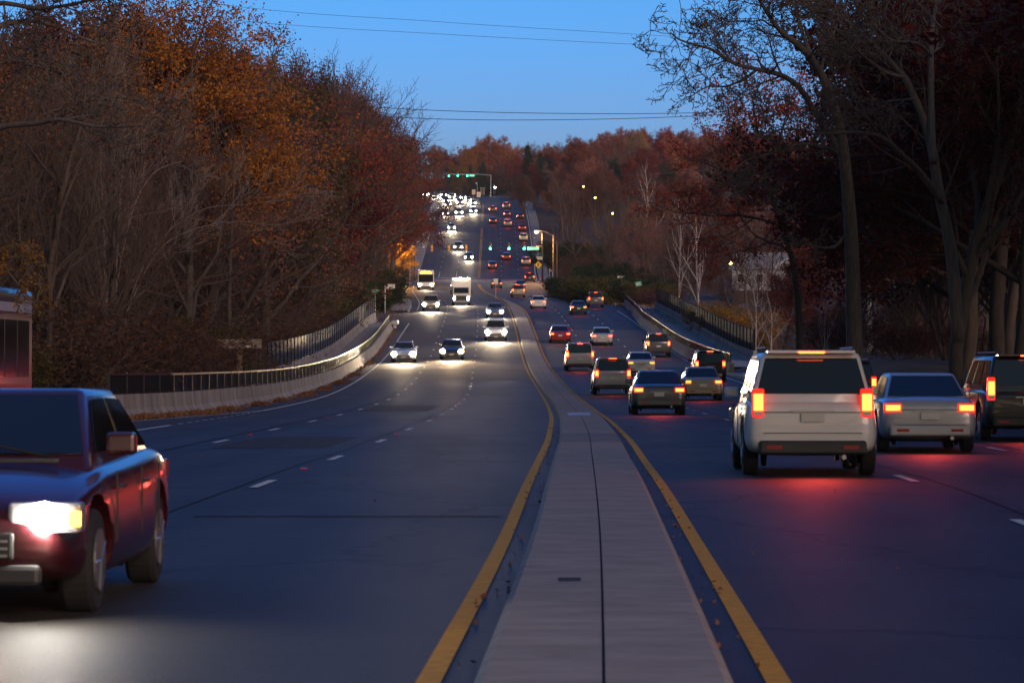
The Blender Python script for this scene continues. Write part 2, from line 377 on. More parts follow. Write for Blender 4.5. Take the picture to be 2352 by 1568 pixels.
# brown planted median at the crest
ribbon([(lambda y: lsh(y)-.75, .02),(lambda y: lsh(y)-.7, .15),(-.75,.15),(-.7,.02)], 846, 1000, 'crest_median', mat('brown_grass', (.10,.06,.03), .9, var=.4, scale=1.5), kind='structure', close=True)

# painted lines
def line(mb, off, y0, y1, w=.11, dz=.004):
    f = off if callable(off) else (lambda y: off)
    zf = lambda y: .0 + (.02 if abs(f(y)) < 5 else .02 - .01*(abs(f(y))-5)/4 if abs(f(y)) < 9 else .01 - .01*min(1,(abs(f(y))-9)/3))
    ribbon([(lambda y: f(y)-w/2, zf), (lambda y: f(y)+w/2, zf)], y0, y1, '', None, mb=mb, build=False, dz=dz+.006, ys=[y0, y1] if y1-y0 < 4 else None)
yl = MB()
yo = interp([(-50,.88),(60,.86),(120,.80),(345,.84),(390,.6),(418,.28),(440,.14),(1100,.14)])
line(yl, lambda y: -yo(y), -20, 545, .125); line(yl, lambda y: yo(y), -20, 545, .125)
line(yl, -.14, 596, 700, .12); line(yl, .14, 596, 700, .12); line(yl, -.14, 704, 728, .12); line(yl, .14, 704, 728, .12)
line(yl, -.14, 752, 846, .12); line(yl, .14, 752, 846, .12)
line(yl, -.5, 846, 960, .12); line(yl, lambda y: lsh(y)-1.0, 855, 960, .12)
tag(yl.build('yellow_line', M_YEL), kind='structure')
wl_ = MB()
L1, L2, L3 = -.85-3.45, -.85-3.45-3.3, -.85-3.45-6.6
R1, R2, R3 = .85+3.4, .85+6.75, .85+10.0
for k in range(90):
    y = 40.0 + 12.2*k - 24.4
    if y > 990 or 545 < y < 596: continue
    s = lsh(y) if y > 830 else 0
    near = 1.0
    line(wl_, L1+s, y, y+2.6, .12); line(wl_, L2+s, y, y+2.6, .12)
    line(wl_, R1, y+2, y+4.6, .12); line(wl_, R2, y+6, y+8.6, .12)
line(wl_, lambda y: L3+lsh(y)*1.0, 112, 305, .13); line(wl_, L3, 345, 545, .12)
line(wl_, lambda y: L3+lsh(y), 757, 1000, .15)
line(wl_, interp([(60,-14.2),(88,-13.0),(100,-12.0),(112,-10.9)]), 84, 112, .12)
line(wl_, L3, 30, 84, .14)
for k in range(14): line(wl_, L3, 86+2.0*k, 86.7+2.0*k, .12)
line(wl_, R3, -20, 345, .13); line(wl_, R3, 380, 550, .12)
line(wl_, interp([(592,10.7),(640,10.9),(1000,10.9)]), 585, 985, .2)
for o in (L1, L2): line(wl_, o, 597.5, 612, .14)
# crossing dashes and stop lines of the junction
def cross(y, a, b, w, dash=None):
    x = a
    while x < b:
        e = min(b, x + (dash or b-a))
        for q in [(x, e)]:
            i = len(wl_.v)
            for yy in (y, y+w):
                for o in (q[0], (q[0]+q[1])/2, q[1]): wl_.v.append((cx(yy)+o, yy, rz(yy)+.032))
            wl_.f += [(i,i+1,i+4,i+3),(i+1,i+2,i+5,i+4)]
        x = e + (dash*.7 if dash else 1)
cross(594.5, -11, -.3, .6); cross(552, -11, 10.5, .35, 1.7)
tag(wl_.build('white_line', M_WHITE), kind='structure')
# red band across the junction: sodium light painted into the asphalt colour
bk = MB(); ribbon([(-11.5,.0),(-9,.01),(-5,.02),(5,.02),(9,.01),(11.2,.0)], 566, 588, '', None, mb=bk, build=False, dz=.004)
tag(bk.build('sodium_light_band', mat('painted_sodium_light', (.11,.055,.042), .6, var=.2, scale=.6)), kind='structure')

# pavements and kerbs
def pavement(o0, o1, y0, y1, s=-1, kind_m=M_WALK, dz=.15):
    k = ribbon([(o0, .0), (o0, dz), (lambda y, o0=o0: (o0(y) if callable(o0) else o0) + s*.16, dz), (lambda y, o0=o0: (o0(y) if callable(o0) else o0) + s*.16, 0)], y0, y1, 'kerb', M_KERB, kind='structure', close=True)
    p = ribbon([(lambda y, o0=o0: (o0(y) if callable(o0) else o0) + s*.162, dz-.01), (o1, dz-.01), (o1, -.3)], y0, y1, 'pavement', kind_m, kind='structure')
pavement(lambda y: Ledge(y)+.05, -14.2, 342, 552); pavement(lambda y: Ledge(y)+.05, -14.2, 600, 724)
pavement(lambda y: Redge(y)-.05, 13.4, 378, 552, 1); pavement(lambda y: Redge(y)-.05, 13.2, 584, 1000, 1)
pavement(lambda y: LE(y)+.05, lambda y: -13.6+lsh(y), 756, 1000)
pavement(lambda y: LE(y)+.05, lambda y: Ledge(y)-2.2, -20, 87); pavement(lambda y: Redge(y)-.05, 13.3, -20, 196, 1)
# stepped path beside the hill road, shadows across it painted as dark strips
st = MB(); sd = MB()
for k in range(56):
    y = 602 + k*2.1; z = rz(y)+.17
    c = at(-15.6, y, .17); (st if k % 2 else sd).box(c.x-.95, c.x+.95, y, y+2.05, c.z-.4, rz(y+1)+.17)
tag(st.build('stepped_path', M_WALK), kind='structure'); tag(sd.build('stepped_path', mat('path_shadow_strips', (.09,.08,.08), .9, var=.3, scale=2)), kind='structure')

# ------------------------------------------------------------------ bridge parapets and railings
M_RAIL = mat('black_rail', (.008,.008,.009), .8, spec=.15)
M_RAILTOP = mat('worn_rail', (.02,.02,.022), .4, metal=.3)
M_PANEL = mat('fence_panel', (.045,.045,.055), .6, var=.3, scale=1.5, stretch=(1,2.5,.2))
M_PANEL2 = mat('brown_fence_panel', (.035,.022,.024), .6, var=.3, scale=1.5, stretch=(1,2.5,.2))
def child(o, root):
    o.parent = root; o.matrix_parent_inverse = Matrix.Translation(root.location).inverted(); return o
def parapet(offf, y0, y1, s, h, label, name='bridge_parapet'):
    root = empty(name, at(offf(y0), y0), label=label, cat='parapet')
    prof = [(lambda y: offf(y), 0), (lambda y: offf(y)+s*.04, .1), (lambda y: offf(y)+s*.16, .3), (lambda y: offf(y)+s*.2, h), (lambda y: offf(y)+s*.46, h), (lambda y: offf(y)+s*.46, -1.0)]
    child(ribbon(prof, y0, y1, 'concrete_wall', M_CONCB, close=True), root)
    return root
def railing(offf, y0, y1, s, z0, h, root, picket=.13, step=2.4):
    top = MB(); ribbon([(lambda y: offf(y)-.035, z0+h-.06),(lambda y: offf(y)-.035, z0+h),(lambda y: offf(y)+.035, z0+h),(lambda y: offf(y)+.035, z0+h-.06)], y0, y1, '', None, mb=top, build=False, close=True)
    child(top.build('top_rail', M_RAILTOP), root)
    bot = MB(); ribbon([(lambda y: offf(y)-.02, z0+.05),(lambda y: offf(y)-.02, z0+.09),(lambda y: offf(y)+.02, z0+.09),(lambda y: offf(y)+.02, z0+.05)], y0, y1, '', None, mb=bot, build=False, close=True)
    child(bot.build('bottom_rail', M_RAIL), root)
    inf = MB(); y = y0+.1
    while y < y1:
        c = at(offf(y), y); inf.box(c.x-.008, c.x+.008, y-.02, y+.035, c.z+z0+.09, c.z+z0+h-.06); y += picket*.62
    child(inf.build('pickets', M_RAIL), root)
    y = y0+.05; nn = 0
    while y < y1 and nn < 99:
        pb = MB(); c = at(offf(y), y); pb.box(c.x-.04, c.x+.04, y-.04, y+.04, c.z+z0, c.z+z0+h+.02)
        child(pb.build('post', M_RAILTOP), root); y += step; nn += 1
LB = interp([(88,-13.9),(102,-12.7),(128,-12.25),(157,-12.15),(183,-11.85),(240,-11.8),(283,-11.95),(292,-12.0)])
r = parapet(LB, 89, 290, -1, .74, 'long curved concrete barrier on the left of the road with a black railing on top')
railing(lambda y: LB(y)-.33, 93, 289, -1, .74, .62, r)
# crash cushion at the far end
cc = empty('crash_cushion', at(-11.9, 293), label='small pale crash cushion at the far end of the left barrier', cat='crash barrier')
b = MB(); b.box(-.3,.3,-1.5,1.5,.35,.7); b.build('nose', mat('galvanised', (.5,.5,.5), .35, metal=.7), cc, bevel=.05)
b = MB(); [b.box(-.1,.1,yy,yy+.12,0,.4) for yy in (-1.2,0,1.1)]; b.build('post', MATS['galvanised'], cc)
LO = interp([(165,-15.4),(200,-15.0),(300,-14.4),(318,-14.0)])
r = parapet(LO, 166, 312, -1, .85, 'outer left bridge wall with a tall grey panelled fence on it', 'bridge_wall')
def tallfence(offf, y0, y1, z0, h, m, root):
    pm = MB(); ys = [y0]; 
    while ys[-1] < y1-1: ys.append(ys[-1]+.5)
    i0 = 0
    for k, y in enumerate(ys):
        o = offf(y) + (.04 if k % 2 else -.04)
        for z in (z0, z0+h): pm.v.append((cx(y)+o, y, rz(y)+z))
        for z in (z0+h, z0): pm.v.append((cx(y)+o+.02, y, rz(y)+z))
    for k in range(len(ys)-1):
        for j in range(4):
            j2 = (j+1) % 4; pm.f.append((k*4+j, k*4+j2, k*4+4+j2, k*4+4+j))
    child(pm.build('fence_panel', m), root)
    tr = MB(); ribbon([(lambda y: offf(y)-.05, z0+h),(lambda y: offf(y)-.05, z0+h+.05),(lambda y: offf(y)+.07, z0+h+.05),(lambda y: offf(y)+.07, z0+h)], y0, y1, '', None, mb=tr, build=False, close=True)
    child(tr.build('top_rail', M_RAIL), root)
    y = y0
    while y < y1:
        pb = MB(); c = at(offf(y), y); pb.box(c.x-.07, c.x+.09, y-.05, y+.05, c.z+z0, c.z+z0+h+.08); child(pb.build('post', M_RAIL), root); y += 3.0
tallfence(lambda y: LO(y)-.33, 166.5, 311, .85, 1.4, M_PANEL, r)
# brick-dark end pier of the left fence
RB = interp([(196,11.45),(253,11.05),(300,11.0),(345,12.0),(372,12.85)])
r = parapet(RB, 197, 370, 1, .70, 'low concrete barrier with black railing along the right side of the bridge')
railing(lambda y: RB(y)+.33, 198, 369, 1, .70, .6, r)
RO = interp([(228,15.0),(280,14.8),(340,15.0),(356,15.2)])
r = parapet(RO, 222, 352, 1, .85, 'outer right bridge wall with a tall dark brown fence on it', 'bridge_wall')
tallfence(lambda y: RO(y)+.33, 223, 351, .85, 1.45, M_PANEL2, r)
ribbon([(lambda y: LB(y)-.46,.12),(lambda y: LO(y)+.1 if y > 170 else -15.2,.12)], 120, 305, 'pavement', M_WALK, kind='structure')
ribbon([(lambda y: RB(y)+.46,.12),(lambda y: RO(y)-.05,.12)], 210, 372, 'pavement', M_WALK, kind='structure')

# ------------------------------------------------------------------ cars
M_GLASS = mat('car_glass', (.008,.009,.011), .06, spec=.9)
M_TYRE = mat('tyre', (.012,.012,.012), .85)
M_RIM = mat('rim', (.35,.35,.36), .3, metal=.8)
M_TRIM = mat('black_trim', (.014,.014,.015), .5)
M_PLATE = mat('number_plate', (.5,.5,.48), .5)
M_HEAD = mat('headlamp_lit', (.9,.9,.9), .2, emit=(1.0,.93,.82), estr=170)
M_HEADW = mat('headlamp_warm', (.9,.9,.9), .2, emit=(1.0,.80,.52), estr=120)
M_TAIL = mat('tail_lamp_lit', (.5,.01,.01), .3, emit=(1.0,.085,.015), estr=6)
M_TAILN = mat('tail_lamp_bright', (.5,.01,.01), .3, emit=(1.0,.085,.014), estr=6.5)
M_AMB = mat('amber_lamp_lit', (.6,.2,.01), .3, emit=(1.0,.40,.03), estr=7)
M_CLEAR = mat('lamp_housing', (.25,.25,.26), .12, spec=.8)
PAINT = {}
def paint(name, c): PAINT[name] = mat('paint_' + name, c, .30, coat=.5, metal=.25 if name in ('silver','grey') else 0.0); return PAINT[name]
for nme, c in dict(white=(.62,.61,.60), silver=(.36,.37,.39), black=(.012,.012,.014), grey=(.09,.095,.10), red=(.22,.012,.012), maroon=(.035,.005,.007), blue=(.02,.045,.14), green=(.02,.06,.045), tan=(.30,.25,.18), navy=(.012,.02,.05)).items(): paint(nme, c)

def loft_body(st):
    """st rows: y, halfwidth, zbottom, ztop, crown"""
    mb = MB(); prof = []
    for (y, w, zb, zt, cr) in st:
        h = zt - zb
        half = [(0, zb), (w*.80, zb), (w*.965, zb+h*.10), (w*1.0, zb+h*.34), (w*.985, zb+h*.62), (w*.955, zb+h*.86), (w*.90, zt-.012), (w*.60, zt+cr*.7), (0, zt+cr)]
        ring = half + [(-x, z) for (x, z) in reversed(half[1:-1])]
        prof.append([(x, y, z) for (x, z) in ring])
    n = len(prof[0])
    for rg in prof: mb.v += rg
    for k in range(len(prof)-1):
        for j in range(n):
            j2 = (j+1) % n; mb.f.append((k*n+j, k*n+j2, (k+1)*n+j2, (k+1)*n+j))
    mb.f.append(tuple(range(n))); mb.f.append(tuple((len(prof)-1)*n + j for j in reversed(range(n))))
    return mb

def lerp(a, b, t): return Vector(a)*(1-t) + Vector(b)*t
def pane(corners, off, inset=.04, th=.012):
    """thin glass slab in front of a quad, inset from its edges"""
    c = sum((Vector(p) for p in corners), Vector())/4
    nrm = (Vector(corners[1])-Vector(corners[0])).cross(Vector(corners[3])-Vector(corners[0])).normalized()
    if nrm.dot(Vector((c.x, c.y, 0)) - Vector((0, c.y*.0, 0))) < 0 and abs(nrm.x) > .5: nrm = -nrm
    mb = MB(); q = []
    for p in corners:
        p = Vector(p); d = c - p; q.append(p + d.normalized()*inset)
    a = [p + nrm*off for p in q]; bb = [p + nrm*(off+th) for p in q]
    mb.v = [tuple(p) for p in a+bb]
    mb.f = [(0,1,2,3),(7,6,5,4),(0,4,5,1),(1,5,6,2),(2,6,7,3),(3,7,4,0)]
    return mb

def make_car(kind, colour, lit):
    suv = kind in ('suv', 'van')
    if kind == 'sedan':
        st = [(-2.32,.66,.40,.80,.0),(-2.27,.80,.30,.90,.01),(-2.05,.87,.22,.99,.02),(-1.4,.90,.18,1.0,.02),(-.4,.915,.17,.96,.02),(.6,.91,.17,.94,.03),(1.1,.905,.18,.92,.05),(1.7,.88,.19,.84,.05),(2.12,.83,.22,.74,.03),(2.28,.74,.30,.66,.01),(2.33,.62,.36,.58,0)]
        base = (-1.85, 1.25, .97, .78); roof = (-.95, .35, 1.44, .585)
        hl = (.66, 2.22, .64, .20, .075); tl = (.655, -2.27, .80, .16, .085); H = 1.44
    elif kind == 'suv':
        st = [(-2.32,.72,.42,.90,.0),(-2.28,.86,.34,1.02,.0),(-2.05,.93,.28,1.08,.0),(-1.3,.95,.26,1.08,.0),(0,.96,.26,1.06,.02),(1.0,.95,.26,1.04,.05),(1.3,.94,.27,1.02,.06),(1.9,.92,.28,.96,.05),(2.2,.86,.32,.88,.02),(2.32,.74,.40,.78,0)]
        base = (-2.22, 1.30, 1.06, .86); roof = (-1.95, .45, 1.74, .68)
        hl = (.72, 2.22, .80, .19, .09); tl = (.755, -2.27, 1.02, .085, .20); H = 1.74
    else:
        st = [(-2.50,.78,.38,.90,.0),(-2.46,.90,.30,1.02,.0),(-2.2,.96,.24,1.10,.0),(-1.0,.98,.22,1.10,.0),(.6,.98,.22,1.08,.02),(1.5,.96,.24,1.02,.06),(2.1,.92,.26,.92,.05),(2.38,.84,.32,.82,.02),(2.48,.70,.40,.70,0)]
        base = (-2.42, 1.80, 1.07, .89); roof = (-2.2, .85, 1.78, .72)
        hl = (.74, 2.36, .76, .19, .10); tl = (.80, -2.45, 1.08, .08, .24); H = 1.78
    root = empty(kind, (0,0,0))
    pm = PAINT[colour]
    L0, L1_ = st[0][0], st[-1][0]
    bd = loft_body(st).build('body', pm, root, smooth=True, sub=2)
    rw_ = .33 if kind == 'sedan' else .37; cut = MB()
    for yy in (L0 + .95, L1_ - .88): cut.tube([(-1.3,yy,rw_+.02),(1.3,yy,rw_+.02)], rw_+.075, 28)
    co = cut.build('cutter', M_TRIM); md = bd.modifiers.new('b', 'BOOLEAN'); md.operation = 'DIFFERENCE'; md.object = co; md.solver = 'EXACT'
    dg = bpy.context.evaluated_depsgraph_get(); nm = bpy.data.meshes.new_from_object(bd.evaluated_get(dg)); bd.modifiers.clear(); bd.data = nm
    bpy.data.objects.remove(co)
    (y0, y1, zb, wb), (ry0, ry1, zr, wr) = base, roof
    cb = MB(); B = [(-wb,y0,zb-.1),(wb,y0,zb-.1),(wb,y1,zb-.1),(-wb,y1,zb-.1)]; T = [(-wr,ry0,zr-.02),(wr,ry0,zr-.02),(wr,ry1,zr-.01),(-wr,ry1,zr-.01)]
    cb.v = B + T; cb.f = [(0,3,2,1),(4,5,6,7),(0,1,5,4),(1,2,6,5),(2,3,7,6),(3,0,4,7)]
    cabin = cb.build('cabin', pm, root, smooth=True, bevel=.055)
    def fq(a, b, c, d, t0, t1, s0=0, s1=1):   # sub-quad of a side face between heights t0..t1 and lengths s0..s1
        lo0, lo1 = lerp(a,b,s0), lerp(a,b,s1); hi0, hi1 = lerp(d,c,s0), lerp(d,c,s1)
        return [lerp(lo0,hi0,t0), lerp(lo1,hi1,t0), lerp(lo1,hi1,t1), lerp(lo0,hi0,t1)]
    pane(fq(B[2],B[3],T[3],T[2],.20,.93), .004, .05).build('windscreen', M_GLASS, root)
    pane(fq(B[0],B[1],T[1],T[0],.22,.92), .004, .06).build('rear_window', M_GLASS, root)
    for (a, b, c, d) in ((B[1],B[2],T[2],T[1]), (B[3],B[0],T[0],T[3])):
        fw = (a == B[1])
        cuts = [(.04,.48),(.51,.93)] if not suv else [(.03,.30),(.33,.62),(.65,.93)]
        for (s0, s1) in cuts:
            if not fw: s0, s1 = 1-s1, 1-s0
            pane(fq(a,b,c,d,.22,.90,s0,s1), .004, .035).build('side_window', M_GLASS, root)
    # wheels
    rw = .33 if kind == 'sedan' else .37
    ax = (L0 + .95, L1_ - .88)
    for yy in ax:
        for s in (-1, 1):
            xx = s * (.735 if kind == 'sedan' else .80)
            ar = MB(); ar.disc((xx-s*.17, yy, rw+.13), (1,0,0), rw+.01, 24, .06); ar.build('arch_shade_disc', M_TRIM, root)  # black disc behind the wheel stands in for shade in the cavity
            w = MB(); w.tube([(xx-s*.08,yy,rw),(xx-s*.05,yy,rw),(xx+s*.10,yy,rw),(xx+s*.13,yy,rw)], [rw*.93,rw,rw,rw*.93], 32)
            wo = w.build('wheel', M_TYRE, root, smooth=False)
            rm = MB(); rm.disc((xx+s*.135, yy, rw), (1,0,0), rw*.62, 20, .02)
            for k in range(5):
                t = k*2*math.pi/5; rm.tube([(xx+s*.138,yy,rw),(xx+s*.138,yy+math.cos(t)*rw*.58,rw+math.sin(t)*rw*.58)], .018, 4)
            rm.build('rim', M_RIM, wo)
    # bumpers, grille, plates, mirrors
    zz = .52 if kind == 'sedan' else .62
    wd = st[4][1]
    b = MB(); b.box(-wd*.52, wd*.52, L1_-.05, L1_+.03, zz-.14, zz+.03); g = b.build('grille', M_TRIM, root, bevel=.02)
    for k in range(3):
        b = MB()
    bs = MB(); [bs.box(-wd*.48, wd*.48, L1_+.028, L1_+.045, zz-.12+k*.045, zz-.105+k*.045) for k in range(3)]; bs.build('slats', M_RIM, g)
    b = MB(); b.box(-wd*.70, wd*.70, L1_-.10, L1_+.035, .22, zz-.17); b.build('lower_grille', M_TRIM, root, bevel=.03)
    b = MB(); b.box(-wd*.78, wd*.78, L0-.05, L0+.2, .30, .50); b.build('rear_bumper', M_TRIM if suv else pm, root, bevel=.04)
    b = MB(); b.box(-.16,.16,L1_+.036,L1_+.05,.36,.47); b.build('number_plate', M_PLATE, root)
    b = MB(); zp = .66 if kind == 'sedan' else .82
    b.box(-.16,.16,L0-.045,L0-.03,zp-.06,zp+.06); b.build('number_plate', M_PLATE, root)
    b = MB(); zt_ = st[1][3]
    b.box(-wb*.80, wb*.80, L0-.012, L0+.02, zz-.02, zz-.012); b.box(-wb*.80, wb*.80, L0-.012, L0+.02, zt_-.13, zt_-.122)
    b.build('seam', M_TRIM, root)
    b = MB(); b.box(-.30, .30, L0-.035, L0+.02, zp+.075, zp+.10); b.build('trim_strip', M_RIM, root)
    b = MB(); b.tube([(wb*.5, L0-.06, .27),(wb*.5, L0+.2, .27)], .035, 10); b.build('exhaust', M_RIM, root)
    for s in (-1, 1):
        b = MB(); b.box(s*(wb*.62)-.11, s*(wb*.62)+.11, L0-.056, L0-.03, .38, .43); b.build('reflector', mat('bumper_reflector', (.3,.01,.01), .2), root)
    for s in (-1, 0):
        b = MB(); yb = y1+.0; b.tube([(s*.55+.05, y1-.03, zb+.02),(s*.55+.48, y1-.14, zb+.10)], .011, 5); b.build('wiper', M_TRIM, root)
    b = MB(); b.box(-wb*.75, wb*.75, y1+.02, y1+.07, zb-.015, zb+.01); b.build('cowl', M_TRIM, root)
    if suv:
        b = MB(); b.tube([(0, ry0-.16, zb+.16),(.32, ry0-.14, zb+.22)], .012, 5); b.build('rear_wiper', M_TRIM, root)
    for s in (-1, 1):
        b = MB(); b.box(s*wb-.0+s*.02, s*(wb+.22), y1-.62, y1-.48, zb+.02, zb+.17); b.build('mirror', pm, root, bevel=.03)
    # lamps
    x, yl_, z, w, h = hl
    for s in (-1, 1):
        b = MB(); b.box(s*x-w-.03, s*x+w+.03, yl_-.12, yl_+.085, z-h-.02, z+h+.02); hs = b.build('headlight', M_CLEAR if lit != 'head_off' else M_CLEAR, root, bevel=.03)
        b = MB(); b.disc((s*x, yl_+.10, z), (0,1,0), (.10 if colour == 'maroon' else .17) if lit.startswith('head') else .08, 16, .03); b.build('bulb', M_HEAD if lit == 'head' else M_HEADW if lit == 'headw' else M_CLEAR, hs)
        if lit in ('head', 'headw'):
            b = MB(); b.box(s*(x+w*.9)-.045, s*(x+w*.9)+.03, yl_-.02, yl_+.10, z-.05, z+.04); b.build('indicator', M_AMB, hs)
    x, yl_, z, w, h = tl
    for s in (-1, 1):
        b = MB(); b.box(s*x-w, s*x+w, yl_-.05, yl_+.1, z-h, z+h)
        tlo = b.build('tail_light', mat('tail_lens_lit', (.35,.01,.01), .25, emit=(1.0,.022,.008), estr=.75) if lit.startswith('tail') else mat('tail_lamp_off', (.25,.01,.01), .2), root, bevel=.025)
        if lit.startswith('tail'):
            b = MB(); cw, ch = (w*.82, h*.72); b.box(s*x-cw, s*x+cw, yl_-.062, yl_-.04, z-ch+h*.18, z+ch*.9); b.build('bulb', M_TAILN if lit == 'tailn' else M_TAIL, tlo, bevel=.008)
            b = MB(); b.box(s*x-w*.7, s*x+w*.7, yl_-.056, yl_-.04, z-h*.86, z-h*.62); b.build('reversing_lens', mat('pale_lens', (.5,.5,.5), .2), tlo)
    b = MB()
    for s in (-1, 1):
        for yy in ((y0+y1)/2+.05, y1-.35, y0+.75): b.box(s*(st[4][1]-.012)-.006, s*(st[4][1]-.012)+.006, yy-.006, yy+.006, .42, zb-.08)
    b.build('door_seam', M_TRIM, root)
    for s in (-1, 1):
        for yy in ((y0+y1)/2-.1, y1-.95+.4): 
            b = MB(); b.box(s*(st[4][1]-.0)-.012, s*(st[4][1])+.014, yy-.09, yy+.09, zb-.20, zb-.175); b.build('door_handle', M_RIM if colour not in ('black','maroon') else M_TRIM, root)
    if suv:
        b = MB(); b.box(-wr*.9, wr*.9, ry0-.17, ry0+.10, zr-.03, zr+.015); b.build('spoiler', pm, root, bevel=.01)
    if lit.startswith('tail'):
        b = MB(); b.box(-.18,.18, ry0-(.185 if suv else .06), ry0-.02, zr-(.028 if suv else .10), zr-(.005 if suv else .065)); b.build('brake_light', M_TAIL, root)
    if suv:
        for s in (-1, 1):
            b = MB(); b.tube([(s*wr*.9, ry0+.15, zr+.05),(s*wr*.9, ry1-.1, zr+.05)], .022, 6); b.build('roof_rail', M_TRIM, root)
    return root

def make_box_truck(colour, lit):
    root = empty('box_truck', (0,0,0)); pm = PAINT[colour]
    b = MB(); b.box(-1.15,1.15,-3.4,1.3,.95,3.2); b.build('cargo_box', PAINT['white'], root, bevel=.04)
    c = MB(); c.v = [(-1,1.4,.45),(1,1.4,.45),(1,3.2,.45),(-1,3.2,.45),(-1,1.4,2.2),(1,1.4,2.2),(.95,2.1,2.2),(-.95,2.1,2.2),(-1,2.5,1.35),(1,2.5,1.35),(.95,3.15,1.2),(-.95,3.15,1.2)]
    c.f = [(0,3,2,1),(4,5,6,7),(7,6,9,8),(8,9,10,11),(11,10,2,3),(0,1,5,4),(1,2,10,9),(1,9,6,5),(0,4,7,8),(0,8,11,3)]
    c.build('cab', pm, root)
    b = MB(); b.quad((-.85,2.17,2.08),(.85,2.17,2.08),(.88,2.50,1.42),(-.88,2.50,1.42)); b.build('windscreen', M_GLASS, root)
    for s in (-1, 1):
        b = MB(); b.quad((s*1.005,1.5,1.4),(s*1.005,2.3,1.4),(s*.985,2.02,2.05),(s*.985,1.5,2.05)); b.build('side_window', M_GLASS, root)
        for yy in (-2.3, 2.3):
            w = MB(); w.disc((s*.93,yy,.45),(1,0,0),.45,20,.28); wo = w.build('wheel', M_TYRE, root); rm = MB(); rm.disc((s*1.08,yy,.45),(1,0,0),.25,14,.02); rm.build('rim', M_RIM, wo)
        b = MB(); b.disc((s*.78,3.2,.85),(0,1,0),.13,16,.06); b.build('headlight', M_HEAD if lit == 'head' else M_CLEAR, root)
        b = MB(); b.box(s*1.0-.08,s*1.0+.08,-3.48,-3.4,.9,1.15); b.build('tail_light', M_TAIL if lit == 'tail' else MATS['tail_lamp_off'], root)
        b = MB(); b.box(s*1.12,s*1.32,2.35,2.45,1.3,1.75); b.build('mirror', M_TRIM, root)
    for k in range(5):
        b = MB(); b.box(-.06+(k-2)*.42,.06+(k-2)*.42,1.3,1.36,3.1,3.17); b.build('marker_lamp', M_HEADW if lit == 'head' else M_TAIL, root)
    b = MB(); b.box(-.7,.7,3.14,3.24,.6,1.15); b.build('grille', M_TRIM, root); b = MB(); b.box(-1,1,3.1,3.32,.35,.58); b.build('bumper', M_RIM, root, bevel=.03)
    return root

def make_bus(body, lit, stripes=True):
    root = empty('bus', (0,0,0)); pm = PAINT[body]
    b = MB(); b.box(-1.27,1.27,-6,6,.35,3.0); b.build('body', pm, root, bevel=.12)
    for s in (-1, 1):
        if stripes:
            b = MB(); b.box(s*1.272,s*1.279,-5.8,5.8,2.55,2.72); b.build('stripe', mat('pale_stripe', (.30,.34,.42), .4), root)
            b = MB(); b.box(s*1.272,s*1.279,-5.8,5.8,1.12,1.22); b.build('stripe', mat('red_stripe', (.30,.02,.03), .4), root)
        for k in range(8):
            y = -5.5 + k*1.3
            b = MB(); b.box(s*1.272,s*1.285,y,y+1.18,1.35,2.4); b.build('side_window', M_GLASS, root)
        for yy in (-3.6, 3.7):
            w = MB(); w.disc((s*1.14,yy,.5),(1,0,0),.5,22,.3); wo = w.build('wheel', M_TYRE, root); rm = MB(); rm.disc((s*1.3,yy,.5),(1,0,0),.28,14,.02); rm.build('rim', M_RIM, wo)
        b = MB(); b.disc((s*.95,6.02,.8),(0,1,0),.14,16,.06); b.build('headlight', M_HEAD if lit == 'head' else M_CLEAR, root)
        b = MB(); b.box(s*1.25-.07,s*1.25+.05,5.9,6.04,.95,1.1); b.build('indicator', M_AMB, root)
        b = MB(); b.box(s*1.3,s*1.5,5.8,5.9,1.9,2.4); b.build('mirror', M_TRIM, root)
    b = MB(); b.box(-1.12,1.12,6.0,6.025,1.25,2.45); b.build('windscreen', M_GLASS, root)
    b = MB(); b.box(-.9,.9,6.0,6.03,2.55,2.85); b.build('destination_sign', mat('sign_amber', (.1,.05,.01), .4, emit=(1,.45,.05), estr=2.0), root)
    for k in range(5):
        b = MB(); b.box((k-2)*.3-.06,(k-2)*.3+.06,5.95,6.03,2.9,2.97); b.build('marker_lamp', M_AMB, root)
    b = MB(); b.box(-1.1,1.1,6.0,6.1,.35,.62); b.build('bumper', M_TRIM, root, bevel=.03)
    return root

